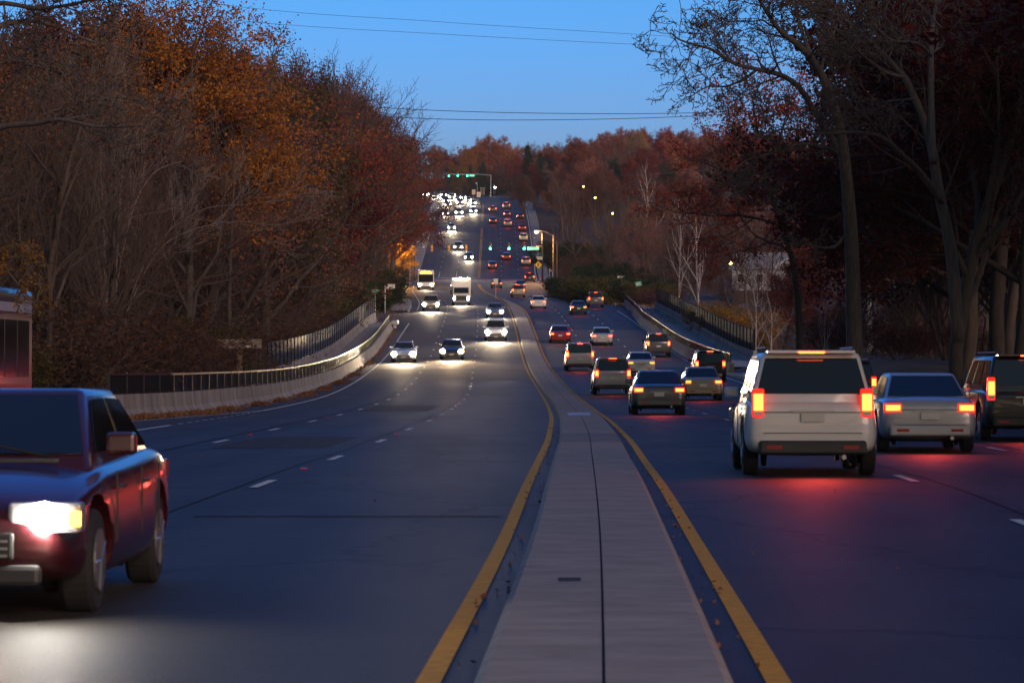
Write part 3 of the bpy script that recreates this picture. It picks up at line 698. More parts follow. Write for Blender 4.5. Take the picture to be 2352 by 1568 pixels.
PROTO = {}
def proto(kind, colour, lit):
    k = (kind, colour, lit)
    if k not in PROTO:
        o = make_box_truck(colour, lit) if kind == 'box_truck' else make_bus(colour, lit) if kind == 'bus' else make_car(kind, colour, lit)
        PROTO[k] = [o, False]
    return PROTO[k]
ROOTN = {'sedan':'sedan_car', 'suv':'suv_car', 'van':'minivan', 'box_truck':'box_truck', 'bus':'bus'}
NV = 0
def vehicle(kind, colour, lit, off, y, label, yaw=0.0, beam=None, group=None):
    global NV
    p = proto(kind, colour, lit)
    if not p[1]: o = p[0]; p[1] = True; kids(o); [kids(c) for c in kids(o)]
    else: o = copy_tree(p[0])
    away = lit.startswith('tail')
    hd = math.atan2(cx(y+2)-cx(y-2), 4); pt = math.atan2(rz(y+2)-rz(y-2), 4)
    o.rotation_mode = 'XYZ'
    M = Matrix.Translation(at(off, y, .02)) @ Matrix.Rotation(-hd, 4, 'Z') @ Matrix.Rotation(pt, 4, 'X') @ Matrix.Rotation(yaw + (0 if away else math.pi), 4, 'Z')
    o.location = M.to_translation(); o.rotation_euler = M.to_euler()
    o.name = ROOTN[kind]
    o['label'] = label; o['category'] = {'sedan':'car','suv':'car','van':'van','box_truck':'truck','bus':'bus'}[kind]
    o['group'] = group or ('vehicles driving away in the right carriageway' if away else 'vehicles coming in the left carriageway')
    # light thrown by its lamps
    front = {'sedan':2.4,'suv':2.4,'van':2.6,'box_truck':3.4,'bus':6.2}[kind]
    if beam is None: beam = 1.0
    if beam > 0:
        if not away:
            ld = bpy.data.lights.new('headlight_beam', 'SPOT'); ld.energy = (420 if y < 100 else 3000 if y < 380 else 1300)*beam; ld.color = (1,.66,.34) if lit == 'headw' else (1,.74,.44); ld.spot_size = R(68); ld.spot_blend = .9; ld.shadow_soft_size = .25
            lo = bpy.data.objects.new('headlight_beam', ld); COL.objects.link(lo); lo.parent = o
            lo.location = (0, front+.1, .75); lo.rotation_euler = (R(90-7), 0, 0)
        else:
            ld = bpy.data.lights.new('tail_light_glow', 'SPOT'); ld.energy = 19*beam; ld.color = (1,.07,.05); ld.spot_size = R(115); ld.spot_blend = 1; ld.shadow_soft_size = .3
            lo = bpy.data.objects.new('tail_light_glow', ld); COL.objects.link(lo); lo.parent = o
            lo.location = (0, -(front+.15), .9); lo.rotation_euler = (R(-90+30), 0, 0)
    return o

# -- right carriageway, going away
A1, A2, A3 = 2.55, 5.95, 9.2
V = vehicle
V('suv','white','tailn', 3.05, 46.5, 'white SUV with bright tail lights, nearest vehicle right of the median', beam=5)
V('sedan','silver','tailn', A2+.1, 59, 'silver sedan in the middle right-hand lane, just ahead of the nearest white SUV', beam=4)
V('van','black','tailn', A3-.1, 68, 'black minivan at the right edge of the picture in the outer lane', beam=3)
V('sedan','grey','tail', A1+.1, 104, 'dark grey sedan beside the median, first ahead of the white SUV in the inner lane', beam=3)
V('suv','navy','tailn', A3, 108, 'navy SUV in the outer right lane in front of the big grey tree trunk', beam=4)
V('sedan','tan','tail', A2, 138, 'tan sedan in the middle right lane before the bridge', beam=2)
V('suv','silver','tail', A1, 152, 'silver SUV beside the median just before the bridge', beam=2)
V('suv','tan','tailn', A2+.2, 91, 'tan SUV in the middle right lane ahead of the silver sedan', beam=3)
V('sedan','white','tail', A3-.1, 141, 'white sedan in the outer right lane beside the tan sedan', beam=2)
V('suv','grey','tail', A3, 236, 'grey SUV in the outer lane halfway along the right railing')
V('sedan','silver','tail', A2-.1, 258, 'silver sedan in the middle lane in the middle of the bridge')
V('suv','black','tail', A3, 182, 'black SUV in the outer lane at the near end of the right railing', beam=2)
V('sedan','white','tail', A2, 195, 'white sedan in the middle lane at the start of the pale bridge deck', beam=2)
V('van','silver','tail', A1, 206, 'silver minivan beside the median where the pale bridge deck starts', beam=2)
V('sedan','red','tail', A1, 262, 'red sedan beside the median in the middle of the bridge')
V('sedan','black','tail', A2+.2, 332, 'black sedan in the middle lane just past the far end of the bridge')
V('suv','grey','tail', A3, 362, 'grey SUV in the outer lane beside the far end of the right railing')
V('sedan','white','tail', A1, 356, 'white sedan next to the nose of the median')
V('suv','tan','tail', A1+.3, 432, 'tan SUV between the median nose and the junction')
V('sedan','grey','tail', A1, 512, 'grey sedan entering the near junction beside the centre line')
V('sedan','blue','tail', A2, 500, 'blue sedan entering the near junction in the middle lane')
V('suv','black','tail', A3-.2, 560, 'black SUV in the outer lane under the street name sign')
V('suv','silver','tail', A3, 632, 'silver SUV in the outer lane, just past the near junction')
V('sedan','grey','tail', A1, 624, 'grey sedan at the foot of the hill beside the yellow line')
V('sedan','red','tail', A2-.6, 645, 'red sedan at the foot of the hill in the middle lane')
for (k, c, o, y, t) in [('suv','white',A3,694,'white SUV low on the hill in the outer lane'),('sedan','red',A3,724,'red sedan halfway up the hill in the outer lane'),('sedan','black',A3-.1,764,'black sedan, highest in the outer lane on the hill'),
    ('suv','silver',A2,736,'silver SUV halfway up the hill in the middle lane'),('sedan','grey',A2,772,'grey sedan high on the hill in the middle lane'),('van','silver',A2,812,'silver minivan highest on the hill going away'),
    ('sedan','black',A1,746,'black sedan halfway up the hill beside the yellow line'),('suv','grey',A1,792,'grey SUV high on the hill beside the yellow line')]:
    V(k, c, 'tail', o, y, t)
# -- left carriageway, coming
C1, C2, C3 = -2.6, -5.95, -9.25
V('sedan','maroon','head', -4.12, 22.0, 'dark maroon sedan at the bottom left corner with its headlight blazing', beam=.25)
V('bus','navy','tailoff', -11.9, 54.6, 'dark blue bus with pale and red stripes at the left edge of the picture', beam=0, yaw=math.pi, group='vehicles coming in the left carriageway')
V('sedan','silver','head', C3, 224, 'silver sedan in the outer left lane beside the curved barrier')
V('sedan','black','headw', C2, 230, 'black sedan in the middle left lane on the pale bridge deck')
V('suv','white','head', C1-.1, 266, 'white SUV nearest the median on the bridge')
V('sedan','grey','head', C1, 322, 'grey sedan behind the white SUV nearest the median')
V('suv','tan','head', C3-.1, 344, 'tan SUV in the outer left lane beside the side street')
V('box_truck','white','head', C2, 376, 'white box truck with a row of marker lamps, middle left lane')
V('bus','white','head', C3+.4, 500, 'white bus with amber marker lamps in the outer lane before the junction')
V('sedan','black','head', -2.3, 645, 'black sedan at the foot of the hill, left of the double yellow line')
V('suv','grey','head', -4.7, 668, 'grey SUV low on the hill, changing to the middle lane')
V('sedan','silver','head', -6.9, 726, 'silver sedan halfway down the hill in the middle lane')
V('sedan','blue','head', C3+.2, 776, 'blue sedan high on the hill in the outer left lane')
V('suv','white','head', C2+.2, 778, 'white SUV high on the hill in the middle left lane')
V('sedan','grey','head', C1+.3, 788, 'grey sedan high on the hill, left of the double yellow line')
gl = 'headlit cars crowding over the hill crest'
for i, (k, c, o, y) in enumerate([('sedan','black',C3,828),('suv','silver',C2,842),('sedan','white',C1,838),('suv','black',C3,856),('sedan','grey',C2,868),('sedan','silver',C1-.4,866),('sedan','blue',C3,884),
    ('suv','white',C2,896),('sedan','black',C1,898),('sedan','white',C3,912),('suv','grey',C2,922),('sedan','tan',C1,928),('sedan','silver',C3,940),('suv','black',C2,950),('sedan','white',C1,958),('sedan','grey',C3,968),('sedan','white',C2,976)]):
    V(k, c, 'head', o + lsh(y), y, 'car with glaring headlights among those crowding over the hill crest', group=gl, beam=1.4)

# ------------------------------------------------------------------ signals, signs, poles, lamps
M_STEEL = mat('grey_steel', (.30,.30,.31), .45, metal=.5)
M_DSTEEL = mat('dark_steel', (.02,.018,.017), .6)
M_WOOD = mat('pole_wood', (.12,.085,.06), .9, var=.3, scale=3, stretch=(3,3,.3))
M_SIGY = mat('signal_yellow', (.60,.26,.02), .5)
M_GREENL = mat('green_signal_lit', (.02,.4,.25), .3, emit=(.03,.80,.52), estr=9)
M_LENS = mat('dark_lens', (.02,.02,.02), .3)
M_GSIGN = mat('green_sign', (.02,.30,.16), .45)
M_PSIGN = mat('pale_sign', (.55,.52,.46), .5)
M_SOD = mat('sodium_lamp_lit', (.9,.6,.3), .3, emit=(1.0,.42,.09), estr=5)
M_WLAMP = mat('white_lamp_lit', (.9,.9,.9), .3, emit=(.85,.88,1.0), estr=60)
M_YLAMP = mat('yellow_lamp_lit', (.9,.8,.3), .3, emit=(1.0,.86,.10), estr=22)

def signal(loc, facing, label, group):
    """facing -1: lenses towards the camera; +1: its yellow back is seen"""
    r = empty('traffic_signal', loc, (0,0,0 if facing < 0 else math.pi), label, 'traffic light', group)
    b = MB(); b.box(-.19,.19,-.1,.12,-.58,.58); b.build('housing', M_SIGY, r, bevel=.03)
    for k in range(3):
        z = .38 - .38*k
        b = MB(); b.disc((0,-.125,z),(0,1,0),.19,18,.03); b.build('lens', M_GREENL if (k == 2 and facing < 0) else M_LENS, r)
        v = MB()
        for j in range(9):
            t0, t1 = math.pi*(-.1+1.2*j/9), math.pi*(-.1+1.2*(j+1)/9)
            a = (math.cos(t0)*.165, math.sin(t0)*.165+z); c = (math.cos(t1)*.165, math.sin(t1)*.165+z)
            v.quad((a[0],-.10,a[1]),(c[0],-.10,c[1]),(c[0],-.32,c[1]),(a[0],-.32,a[1]))
        v.build('visor', M_SIGY, r)
    if facing < 0:
        ld = bpy.data.lights.new('green_glow', 'POINT'); ld.energy = 160; ld.color = (.05,1,.65); ld.shadow_soft_size = .18
        lo = bpy.data.objects.new('green_glow', ld); COL.objects.link(lo); lo.parent = r; lo.location = (0,-.45,-.38)
    b = MB(); b.tube([(0,0,.55),(0,0,.85)],.03,6); b.build('hanger', M_DSTEEL, r)
    return r
YS = 566
for i, (u, t) in enumerate([(1126,'green traffic light over the inner lane, leftmost of the three near ones'),(1169,'green traffic light in the middle of the three near ones'),(1204,'green traffic light beside the street name sign')]):
    p = P(u, 570, YS-3); p.z += .30
    signal(p, -1, t, 'green signals at the near junction')
for (u, t) in [(992,'yellow traffic light back over the outer left lane'),(1031,'yellow traffic light back over the middle left lane'),(1071,'yellow traffic light back over the inner left lane')]:
    signal(P(u, 570, YS+3), 1, t, 'signal backs at the near junction')
for (u, v, t) in [(1031,404.5,'faint green traffic light, leftmost at the far crest'),(1051.5,403.5,'green traffic light in the middle at the far crest'),(1073,403.5,'green traffic light beside the small sign at the far crest')]:
    p = P(u, v, 905); p.z += .35; signal(p, -1, t, 'green signals at the far crest')
def pole(x, y, h, r0, r1, m, label, name='utility_pole', cat='pole', zb=None, lean=0):
    o_ = x - cx(min(y, 1000)); z = zb if zb is not None else gz(o_, y)-.1
    r = empty(name, (x, y, z), (0,0,0), label, cat)
    b = MB(); b.tube([(0,0,-.3),(lean*.5,0,h*.5),(lean,0,h)], [r0,(r0+r1)/2,r1], 12); b.build('shaft', m, r, smooth=True)
    return r
def street_lamp(x, y, h, ax, m_em, energy, colr, label, shaft=M_STEEL, r0=.12, az=.6, zb=None):
    r = pole(x, y, h, r0, r0*.7, shaft, label, 'street_lamp', 'street lamp', zb)
    b = MB(); b.tube([(0,0,h-.3),(ax*.5,0,h+az*.7),(ax,0,h+az)], .045, 8); b.build('arm', M_DSTEEL, r)
    b = MB(); b.tube([(ax-.1*np.sign(ax),0,h+az+.03),(ax+.35*np.sign(ax),0,h+az+.02),(ax+.75*np.sign(ax),0,h+az)], [.08,.17,.12], 10)
    hd = b.build('lamp_head', M_STEEL, r, smooth=True)
    b = MB(); b.tube([(ax+.35*np.sign(ax),0,h+az-.10),(ax+.35*np.sign(ax),0,h+az-.42)], [.32,.20], 14); b.build('bulb', m_em, hd)
    if energy:
        ld = bpy.data.lights.new('lamp_light', 'POINT'); ld.energy = energy; ld.color = colr; ld.shadow_soft_size = .25
        lo = bpy.data.objects.new('lamp_light', ld); COL.objects.link(lo); lo.parent = r; lo.location = (ax+.35*np.sign(ax), -.3, h+az-.55)
    return r
def zroad(u, v, y): return P(u, v, y)
p = P(1246, 647, 564); pole(p.x, p.y, 8.6, .16, .13, M_DSTEEL, 'dark steel pole holding the signal wire right of the junction', zb=p.z)
p = P(1271, 647, 566); pl = street_lamp(p.x, p.y, 8.4, -2.7, M_SOD, 5200, (1,.46,.14), 'wooden pole with a glowing orange street lamp on a long arm', M_WOOD, .17, .7, zb=p.z)
p = P(1279, 647, 585); pole(p.x, p.y, 7.5, .13, .1, M_WOOD, 'thin wooden pole behind the orange street lamp', zb=p.z)
p = P(926, 655, 560); pole(p.x, p.y, 9.2, .16, .13, M_DSTEEL, 'dark steel pole holding the signal wire left of the junction, among trees', zb=p.z)
def wire(pts, r, label, name='power_line', m=None):
    # pts: list of (u,v,y) that the wire passes; smooth between them
    ps = [P(*q) for q in pts]; xs = [q.x for q in ps]
    f1 = pchip(xs, [q.z for q in ps]); f2 = pchip(xs, [q.y for q in ps])
    N = 40; b = MB(); b.tube([(x, f2(x), f1(x)) for x in np.linspace(xs[0], xs[-1], N)], r, 5)
    return tag(b.build(name, m or M_DSTEEL), label, 'cable')
wire([(926,570,560),(1040,571.5,563),(1140,570,565),(1246,566,564)], .035, 'black span wire carrying the near traffic lights', 'span_wire')
wire([(926,552,560),(1070,551,563),(1246,545,564)], .02, 'thin upper wire above the near traffic lights', 'span_wire')
wire([(926,584,560),(1000,587,540),(1140,592,520),(1300,586,500)], .015, 'thin wire below the near traffic lights')
wire([(560,383,330),(850,399,400),(1000,405,460),(1350,404.5,440),(1500,400,400),(1900,372,225)], .02, 'wire crossing at the height of the far green lights')
wire([(380,-6,190),(500,10,200),(1000,50,215),(1540,84,225),(1997,112,222)], .012, 'topmost power line across the blue sky')
wire([(440,38,190),(590,52,200),(1000,78,215),(1560,107,225),(1997,124,222)], .012, 'second power line from the top of the sky')
wire([(420,208,200),(560,222,205),(920,250,215),(1300,261,222),(1710,256,226),(1997,240,222)], .022, 'upper one of the two middle power lines')
wire([(480,236,200),(640,250,205),(960,272,215),(1320,275,222),(1690,262,226),(1997,240,222)], .022, 'lower one of the two middle power lines')
wire([(1270,560,400),(1378,546,330),(1640,512,260),(1885,479,222)], .02, 'lowest power line running up to the steel pylon on the right')
wire([(1240,548,420),(1378,532,330),(1640,490,260),(1870,470,221)], .016, 'thin wire just above the lowest power line on the right')
# street name sign on the wire
def board(u0, u1, v0, v1, y, m, label, name, post=None, border=None, cat='sign', tilt=0, text=None, postm=None, blobs=0):
    a, c = P(u0, v1, y), P(u1, v0, y); w, h = c.x-a.x, c.z-a.z
    r = empty(name, ((a.x+c.x)/2, y, a.z), (0, tilt, 0), label, cat)
    b = MB(); b.box(-w/2, w/2, -.015, .015, 0, h); b.build('panel', m, r, bevel=.006)
    if border:
        b = MB(); t = .05
        for q in [(-w/2+.03,w/2-.03,.03,.03+t*.6),(-w/2+.03,w/2-.03,h-.03-t*.6,h-.03)]: b.box(q[0],q[1],-.021,-.016,q[2],q[3])
        b.build('border', border, r)
    if blobs:
        b = MB(); n_ = blobs; x = -w/2+w*.12
        for k in range(n_):
            ww = w*.76/n_; b.box(x, x+ww*.6, -.022, -.0165, h*.3, h*(.7 if k % 3 else .62)); x += ww
        b.build('lettering', text or M_WHITE, r)
    if post:
        b = MB(); b.box(-.03,.03,.02,.08,-post,h*.9); b.build('post', postm or M_STEEL, r)
    return r
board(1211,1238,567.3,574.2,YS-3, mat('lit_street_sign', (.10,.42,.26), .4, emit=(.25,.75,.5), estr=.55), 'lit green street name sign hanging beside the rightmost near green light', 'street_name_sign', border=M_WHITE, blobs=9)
board(1078,1090,401.3,405.5,904, MATS['lit_street_sign'], 'small green street name sign beside the far green lights', 'street_name_sign')
b = MB(); a, c = P(1025, 400.5, 906), P(1100, 400.5, 906); b.tube([a, c, Vector((c.x+3.4, 906, c.z-.3))], [.1,.12,.14], 8); b.tube([Vector((c.x+3.4,906,c.z-.2)), Vector((c.x+3.4,906,c.z-6.5))], .14, 8)
tag(b.build('signal_mast', M_STEEL), 'steel mast arm carrying the far green lights', 'mast')
# diamond signal-ahead sign
p = P(1236.5, 608, 557)
r = empty('warning_sign', p, (0,0,0), 'yellow diamond signal-ahead sign right of the junction', 'sign')
b = MB(); b.prism([(0,-.64),(.64,0),(0,.64),(-.64,0)], -.012, .012); b.build('panel', mat('sign_yellow', (.75,.48,.01), .45), r)
for (z, cc_) in ((.2,(.5,.02,.02)),(0,(.6,.35,.02)),(-.2,(.02,.35,.12))):
    b = MB(); b.disc((0,-.02,z),(0,1,0),.085,14,.012); b.build('symbol', mat('sym%.1f' % z, cc_, .5), r)
b = MB(); b.box(-.15,.15,-.0165,-.013,-.32,.32); b.build('symbol_board', mat('sign_black', (.02,.02,.02), .6), r)
b = MB(); b.box(-.03,.03,.02,.08,-2.9,.5); b.build('post', M_WOOD, r)
board(1233.8,1245.8,589.6,596.2,560, M_PSIGN, 'small pale rectangular sign above the yellow diamond sign', 'road_sign', post=None, blobs=5, text=M_GSIGN)
board(1133.5,1144,640,652,405, mat('sign_back', (.6,.57,.50), .5), 'pale sign on a yellow post on the tip of the median', 'median_sign', post=1.9, postm=M_SIGY)
b = board(890.5,907,652.5,664,352, M_PSIGN, 'pale rectangular sign behind the white post on the left verge', 'road_sign', post=2.3)
r = board(854.5,869,664.8,673.5,322, mat('bright_green_sign', (.01,.36,.20), .45), 'bright green sign half hidden in the left thicket', 'green_sign', post=1.8, border=M_PSIGN, blobs=5)
r = board(1460,1474,647,656.5,352, MATS['bright_green_sign'], 'tilted bright green sign in the bushes right of the bridge', 'green_sign', post=2.4, border=M_PSIGN, tilt=R(-7), blobs=4, postm=M_DSTEEL)
board(1418,1434,634,638.5,420, M_PSIGN, 'small narrow white sign in the dark bushes right of the road', 'road_sign', post=2.4, postm=M_DSTEEL, blobs=5, text=M_DSTEEL)
p = P(884.5, 716, 335); r = pole(p.x, p.y, 2.75, .055, .05, mat('pale_post', (.5,.5,.5), .5), 'white post with a small sign arm at the left side street', 'sign_post', 'post', zb=p.z)
b = MB(); b.box(-.02,.42,-.03,.03,2.45,2.6); b.build('sign_arm', M_PSIGN, r); b = MB(); b.box(.1,.42,-.035,.035,2.3,2.42); b.build('sign_plate', MATS['paint_red'], r)
p = P(941.5, 640, 575); pole(p.x, p.y, 2.0, .07, .07, M_PSIGN, 'short pale marker post at the left foot of the hill', 'marker_post', 'post', zb=p.z)
for (u, y, t) in [(1262.5,560,'short crossing post with a yellow cap and a button box'),(1269,561,'taller silver crossing post')]:
    p = P(u, 654, y); h = 2.6
    r = pole(p.x, y, h, .05, .05, M_STEEL, t, 'crossing_post', 'post', zb=p.z)
    if 'cap' in t:
        b = MB(); b.box(-.12,.12,-.1,.1,h-.1,h+.2); b.build('cap', M_SIGY, r); b = MB(); b.box(-.13,.13,-.12,.1,.9,1.3); b.build('button_box', M_PSIGN, r); b = MB(); b.box(-.18,.18,-.18,.18,-.1,.25); b.build('foot', M_PSIGN, r)
    else:
        b = MB(); b.box(-.5,.05,-.03,.03,h-.2,h-.05); b.build('arm', M_STEEL, r)
# wood panel sign seen from behind, left
p = P(550, 858, 138)
r = empty('wooden_sign', p, (0,0,R(8)), 'wooden sign seen from the back, two boards on a thick post behind the left railing', 'sign')
b = MB(); b.box(-.12,.12,-.12,.12,-1.2,1.52); b.build('post', mat('weathered_post', (.17,.12,.08), .9, var=.3, scale=3), r)
for z in (1.1, 1.31):
    b = MB(); b.box(-.95,.95,-.16,-.125,z,z+.185); b.build('board', mat('sign_back_wood', (.20,.17,.14), .8, var=.2, scale=3), r)
b = MB(); b.box(.28,.48,-.166,-.161,1.13,1.21); b.build('label_plate', M_PSIGN, r)
# left street lamps over the side
p = P(893, 660, 526); street_lamp(p.x, p.y, 7.8, 1.9, M_SOD, 4500, (1,.44,.10), 'street lamp among the left trees above the glowing yellow tree', M_WOOD, .12, .3, zb=p.z)
p = P(950, 560, 700); street_lamp(p.x, p.y, 4.4, .9, M_SOD, 500, (1,.5,.2), 'small orange street lamp at the left side of the hill road', M_WOOD, .1, .3)
p = P(952, 640, 580); street_lamp(p.x, p.y, 5.8, 1.2, mat('lamp_unlit', (.5,.48,.45), .4), 0, None, 'unlit pale street lamp beside the stepped path', M_DSTEEL, .1, .2, zb=p.z)
# transmission pylon on the right
p = P(1995, 830, 222)
r = empty('steel_pylon', p, (0,0,0), 'tall pale steel pylon with pairs of upswept arms behind the trees on the right', 'pylon')
M_PYL = mat('pylon_steel', (.42,.44,.48), .5, metal=.3, var=.25, scale=1.2)
b = MB(); b.tube([(0,0,-1),(0,0,10),(0,0,22.0)], [.30,.24,.14], 12); b.build('shaft', M_PYL, r, smooth=True)
for z in (9.6, 13.2, 21.2):
    for s in (-1, 1):
        b = MB(); b.tube([(0,0,z),(s*1.2,0,z+.9),(s*2.3,0,z+1.15),(s*3.2,0,z+1.0)], [.14,.11,.09,.06], 8); b.build('arm', M_PYL, r)
        b = MB(); b.tube([(s*3.2,0,z+1.0),(s*3.2,0,z+.3)], .07, 8); b.build('insulator', M_DSTEEL, r)
# crest furniture
board(1084,1092,435.5,447,872, mat('crest_sign', (.62,.48,.38), .5), 'pinkish sign on the crest median, left of a pair', 'road_sign', post=1.6)
board(1095,1104,441,452.7,850, mat('crest_sign2', (.8,.72,.60), .5), 'bright cream sign on the crest median, right of a pair', 'road_sign', post=1.2, blobs=3, text=M_PSIGN)
p = P(1137, 450, 965); r = pole(p.x, p.y, 2.4, .06, .05, M_STEEL, 'post with a glowing white lamp on the far crest', 'street_lamp', 'street lamp', zb=p.z)
b = MB(); b.tube([(0,0,2.4),(0,0,2.7)], .22, 10); b.build('bulb', M_WLAMP, r)
p = P(1134, 450, 967); pole(p.x, p.y, 3.6, .06, .05, M_STEEL, 'thin bare post beside the white lamp on the crest', 'thin_post', 'post', zb=p.z)
p = P(1096, 448, 955); r = pole(p.x, p.y, 3.8, .07, .06, M_PSIGN, 'pale post with a small flag sign behind the crest median', 'sign_post', 'post', zb=p.z)
b = MB(); b.box(-.5,0,-.03,.03,3.3,3.75); b.build('panel', M_PSIGN, r)
p = P(1108.5, 447.5, 975); r = empty('bus_shelter', p, (0,0,0), 'small bus shelter with a flat pale roof on the far crest', 'shelter')
b = MB(); b.box(-.85,.85,-.6,.6,2.0,2.16); b.build('roof', M_PSIGN, r, bevel=.03)
for x in (-.5,.5):
    b = MB(); b.box(x-.12,x+.12,-.5,-.35,-.2,2.0); b.build('post', M_STEEL, r)
b = MB(); b.box(-.4,.4,.4,.45,0,2.0); b.build('back_pane', M_GLASS, r)
for (u, v, t) in [(987.4,512,'left one of two pale utility bollards beside the upper side street'),(998,509,'right one of two pale utility bollards beside the upper side street')]:
    p = P(u, v, 757); r = empty('bollard', p, (0,0,0), t, 'bollard'); b = MB(); b.tube([(0,0,-.3),(0,0,1.25)], .17, 10); b.build('shaft', M_PSIGN, r); b = MB(); b.tube([(0,0,1.25),(0,0,1.4)], [.19,.10], 10); b.build('cap', M_KERB, r)
# lamps and house in the woods on the right
def lantern(u, v, y, s, m, label, h=2.2):
    p = P(u, v, y); r = empty('lantern_post', (p.x, y, p.z-h), (0,0,0), label, 'lamp')
    b = MB(); b.tube([(0,0,-1.5),(0,0,h-.15)], .05, 8); b.build('post', M_DSTEEL, r)
    b = MB(); b.tube([(0,0,h-s),(0,0,h+s*.6)], [s*.7,s], 8); b.build('lamp', m, r)
    b = MB(); b.tube([(0,0,h+s*.6),(0,0,h+s*1.2)], [s*1.2,.03], 8); b.build('cap', M_DSTEEL, r)
lantern(2048, 603, 190, .06, M_WLAMP, 'tiny white lamp deep in the dark trees on the far right')
for (u, v, t) in [(1340,428,'highest small yellow lamp in the woods right of the hill'),(1367,454,'second small yellow lamp in the woods right of the hill'),(1407,490,'third small yellow lamp, left of the white birch'),(1452,534,'lowest small yellow lamp at the foot of the birch')]:
    lantern(u, v, 560, .14, M_YLAMP, t)
p = P(1755, 652, 430); hx, hy, hz = p.x, p.y, p.z
house = empty('white_house', (hx, hy, hz), (0,0,R(-14)), 'white clapboard house with two gables in the valley on the right', 'house')
M_CLAP = mat('clapboard', (.33,.35,.42), .7, var=.12, scale=1, stretch=(.1,.1,9)); M_SHING = mat('shingle', (.20,.22,.27), .85, var=.3, scale=5)
b = MB(); b.box(-4.4,4.6,0,8,-.9,2.1); b.build('wall', M_CLAP, house)
b = MB(); b.box(-4.35,4.55,.05,7.95,-6.0,-.9); b.build('basement_wall', mat('dark_brick', (.06,.04,.035), .9, var=.3, scale=4), house)
b = MB(); b.prism([(.4,2.1),(4.6,2.1),(4.6,3.6),(4.2,4.0)], -.2, 6.0); b.build('gable_wall', M_CLAP, house)
b = MB(); b.v = [(-4.8,-.4,2.0),(4.0,-.4,2.0),(4.0,3.8,4.3),(-4.8,3.8,4.3),(4.0,8.4,2.0),(-4.8,8.4,2.0)]; b.f = [(0,1,2,3),(3,2,4,5),(0,3,5),(1,4,2)]; rf = b.build('roof', M_SHING, house)
b = MB(); b.box(2.2,2.9,3.4,4.1,3.9,5.3); b.build('chimney', mat('brick', (.18,.07,.05), .9, var=.3, scale=4), rf)
for x in (-3.2, -.6, 3.3):
    for z in (.75,):
        b = MB(); b.box(x-.42,x+.42,-.03,-.005,z-.5,z+.55); w = b.build('window', M_GLASS, house); b = MB()
        for q in ((x-.5,x-.42,z-.68,z+.68),(x+.42,x+.5,z-.68,z+.68),(x-.42,x+.42,z+.6,z+.68),(x-.42,x+.42,z-.68,z-.6)): b.box(q[0],q[1],-.05,-.002,q[2],q[3])
        b.build('frame', M_WHITE, w)
b = MB(); b.box(-5.0,0.5,-2.2,-.01,-3.0,-2.85); [b.box(x,x+.1,-2.2,-2.1,-5,-3) for x in (-4.9,-2.3,.3)]; b.build('porch', M_CLAP, house)
pp = P(1678, 604, 424); b = MB(); b.tube([pp+Vector((0,0,-.12)), pp+Vector((0,0,.12))], [.16,.22], 10)
r = empty('wall_lamp', pp, (0,0,0), 'bright yellow lamp on the corner of the white house', 'lamp')
b = MB(); b.tube([(0,0,-.15),(0,0,.15)], [.17,.24], 10); b.build('bulb', M_YLAMP, r); b = MB(); b.tube([(0,0,.15),(0,0,.3)], [.26,.05], 10); b.build('hood', M_DSTEEL, r)
b = MB(); b.box(-.05,.05,0,1.0,-.05,.05); b.build('bracket', M_DSTEEL, r)
# red reflectors in the road
rm0 = None
for k in range(26):
    for off in (L1, L2, R1):
        y = 40.0 + 12.2*k + 7.4
        if off == R1: y += 3
        if y > 320 or (k % 2 and off != R1): continue
        if rm0 is None:
            b = MB(); b.box(-.055,.055,-.05,.05,0,.022); rm0 = b.build('road_reflector', mat('red_reflector', (.45,.02,.03), .2)); o = rm0
        else:
            o = rm0.copy(); COL.objects.link(o)
        o.location = at(off, y, .02 if off != L2 else .012)
        tag(o, 'small red reflector stud set in the lane line', 'reflector', 'reflector studs in the road')


# ------------------------------------------------------------------ trees
M_BARK = mat('bark', (.060,.045,.038), .9, var=.35, scale=3, stretch=(3,3,.5), objvar=.25)
M_BARKO = mat('oak_bark', (.085,.068,.058), .9, var=.4, scale=4, stretch=(3,3,.4), bump=.4)
M_BIRCH = mat('birch_bark', (.42,.38,.38), .7, col2=(.16,.13,.13), scale=2.2, stretch=(1,1,2.5))
M_TWIG = mat('twig', (.058,.036,.031), .9, objvar=.3)
M_TWIGP = mat('pale_twig', (.16,.125,.115), .9, objvar=.2)
LEAF = {}
def leafm(nm, c, v=.35): LEAF[nm] = mat('leaf_' + nm, c, .75, var=v, scale=1.1, trans=.3, objvar=.22, spec=.2)
leafm('orange', (.30,.095,.016)); leafm('red', (.20,.030,.018)); leafm('russet', (.19,.058,.030)); leafm('ridge', (.38,.15,.10)); leafm('brightened_red', (.34,.05,.035)); leafm('rose', (0.255, 0.095, 0.071)); leafm('brown', (.105,.046,.028))  # rose and ridge tones brightened: far light painted into the leaf colour
leafm('olive', (.075,.060,.018)); leafm('gold', (.24,.12,.018)); leafm('maroon', (.085,.010,.011)); leafm('green', (.030,.046,.014)); leafm('tan', (0.281, 0.153, 0.076))

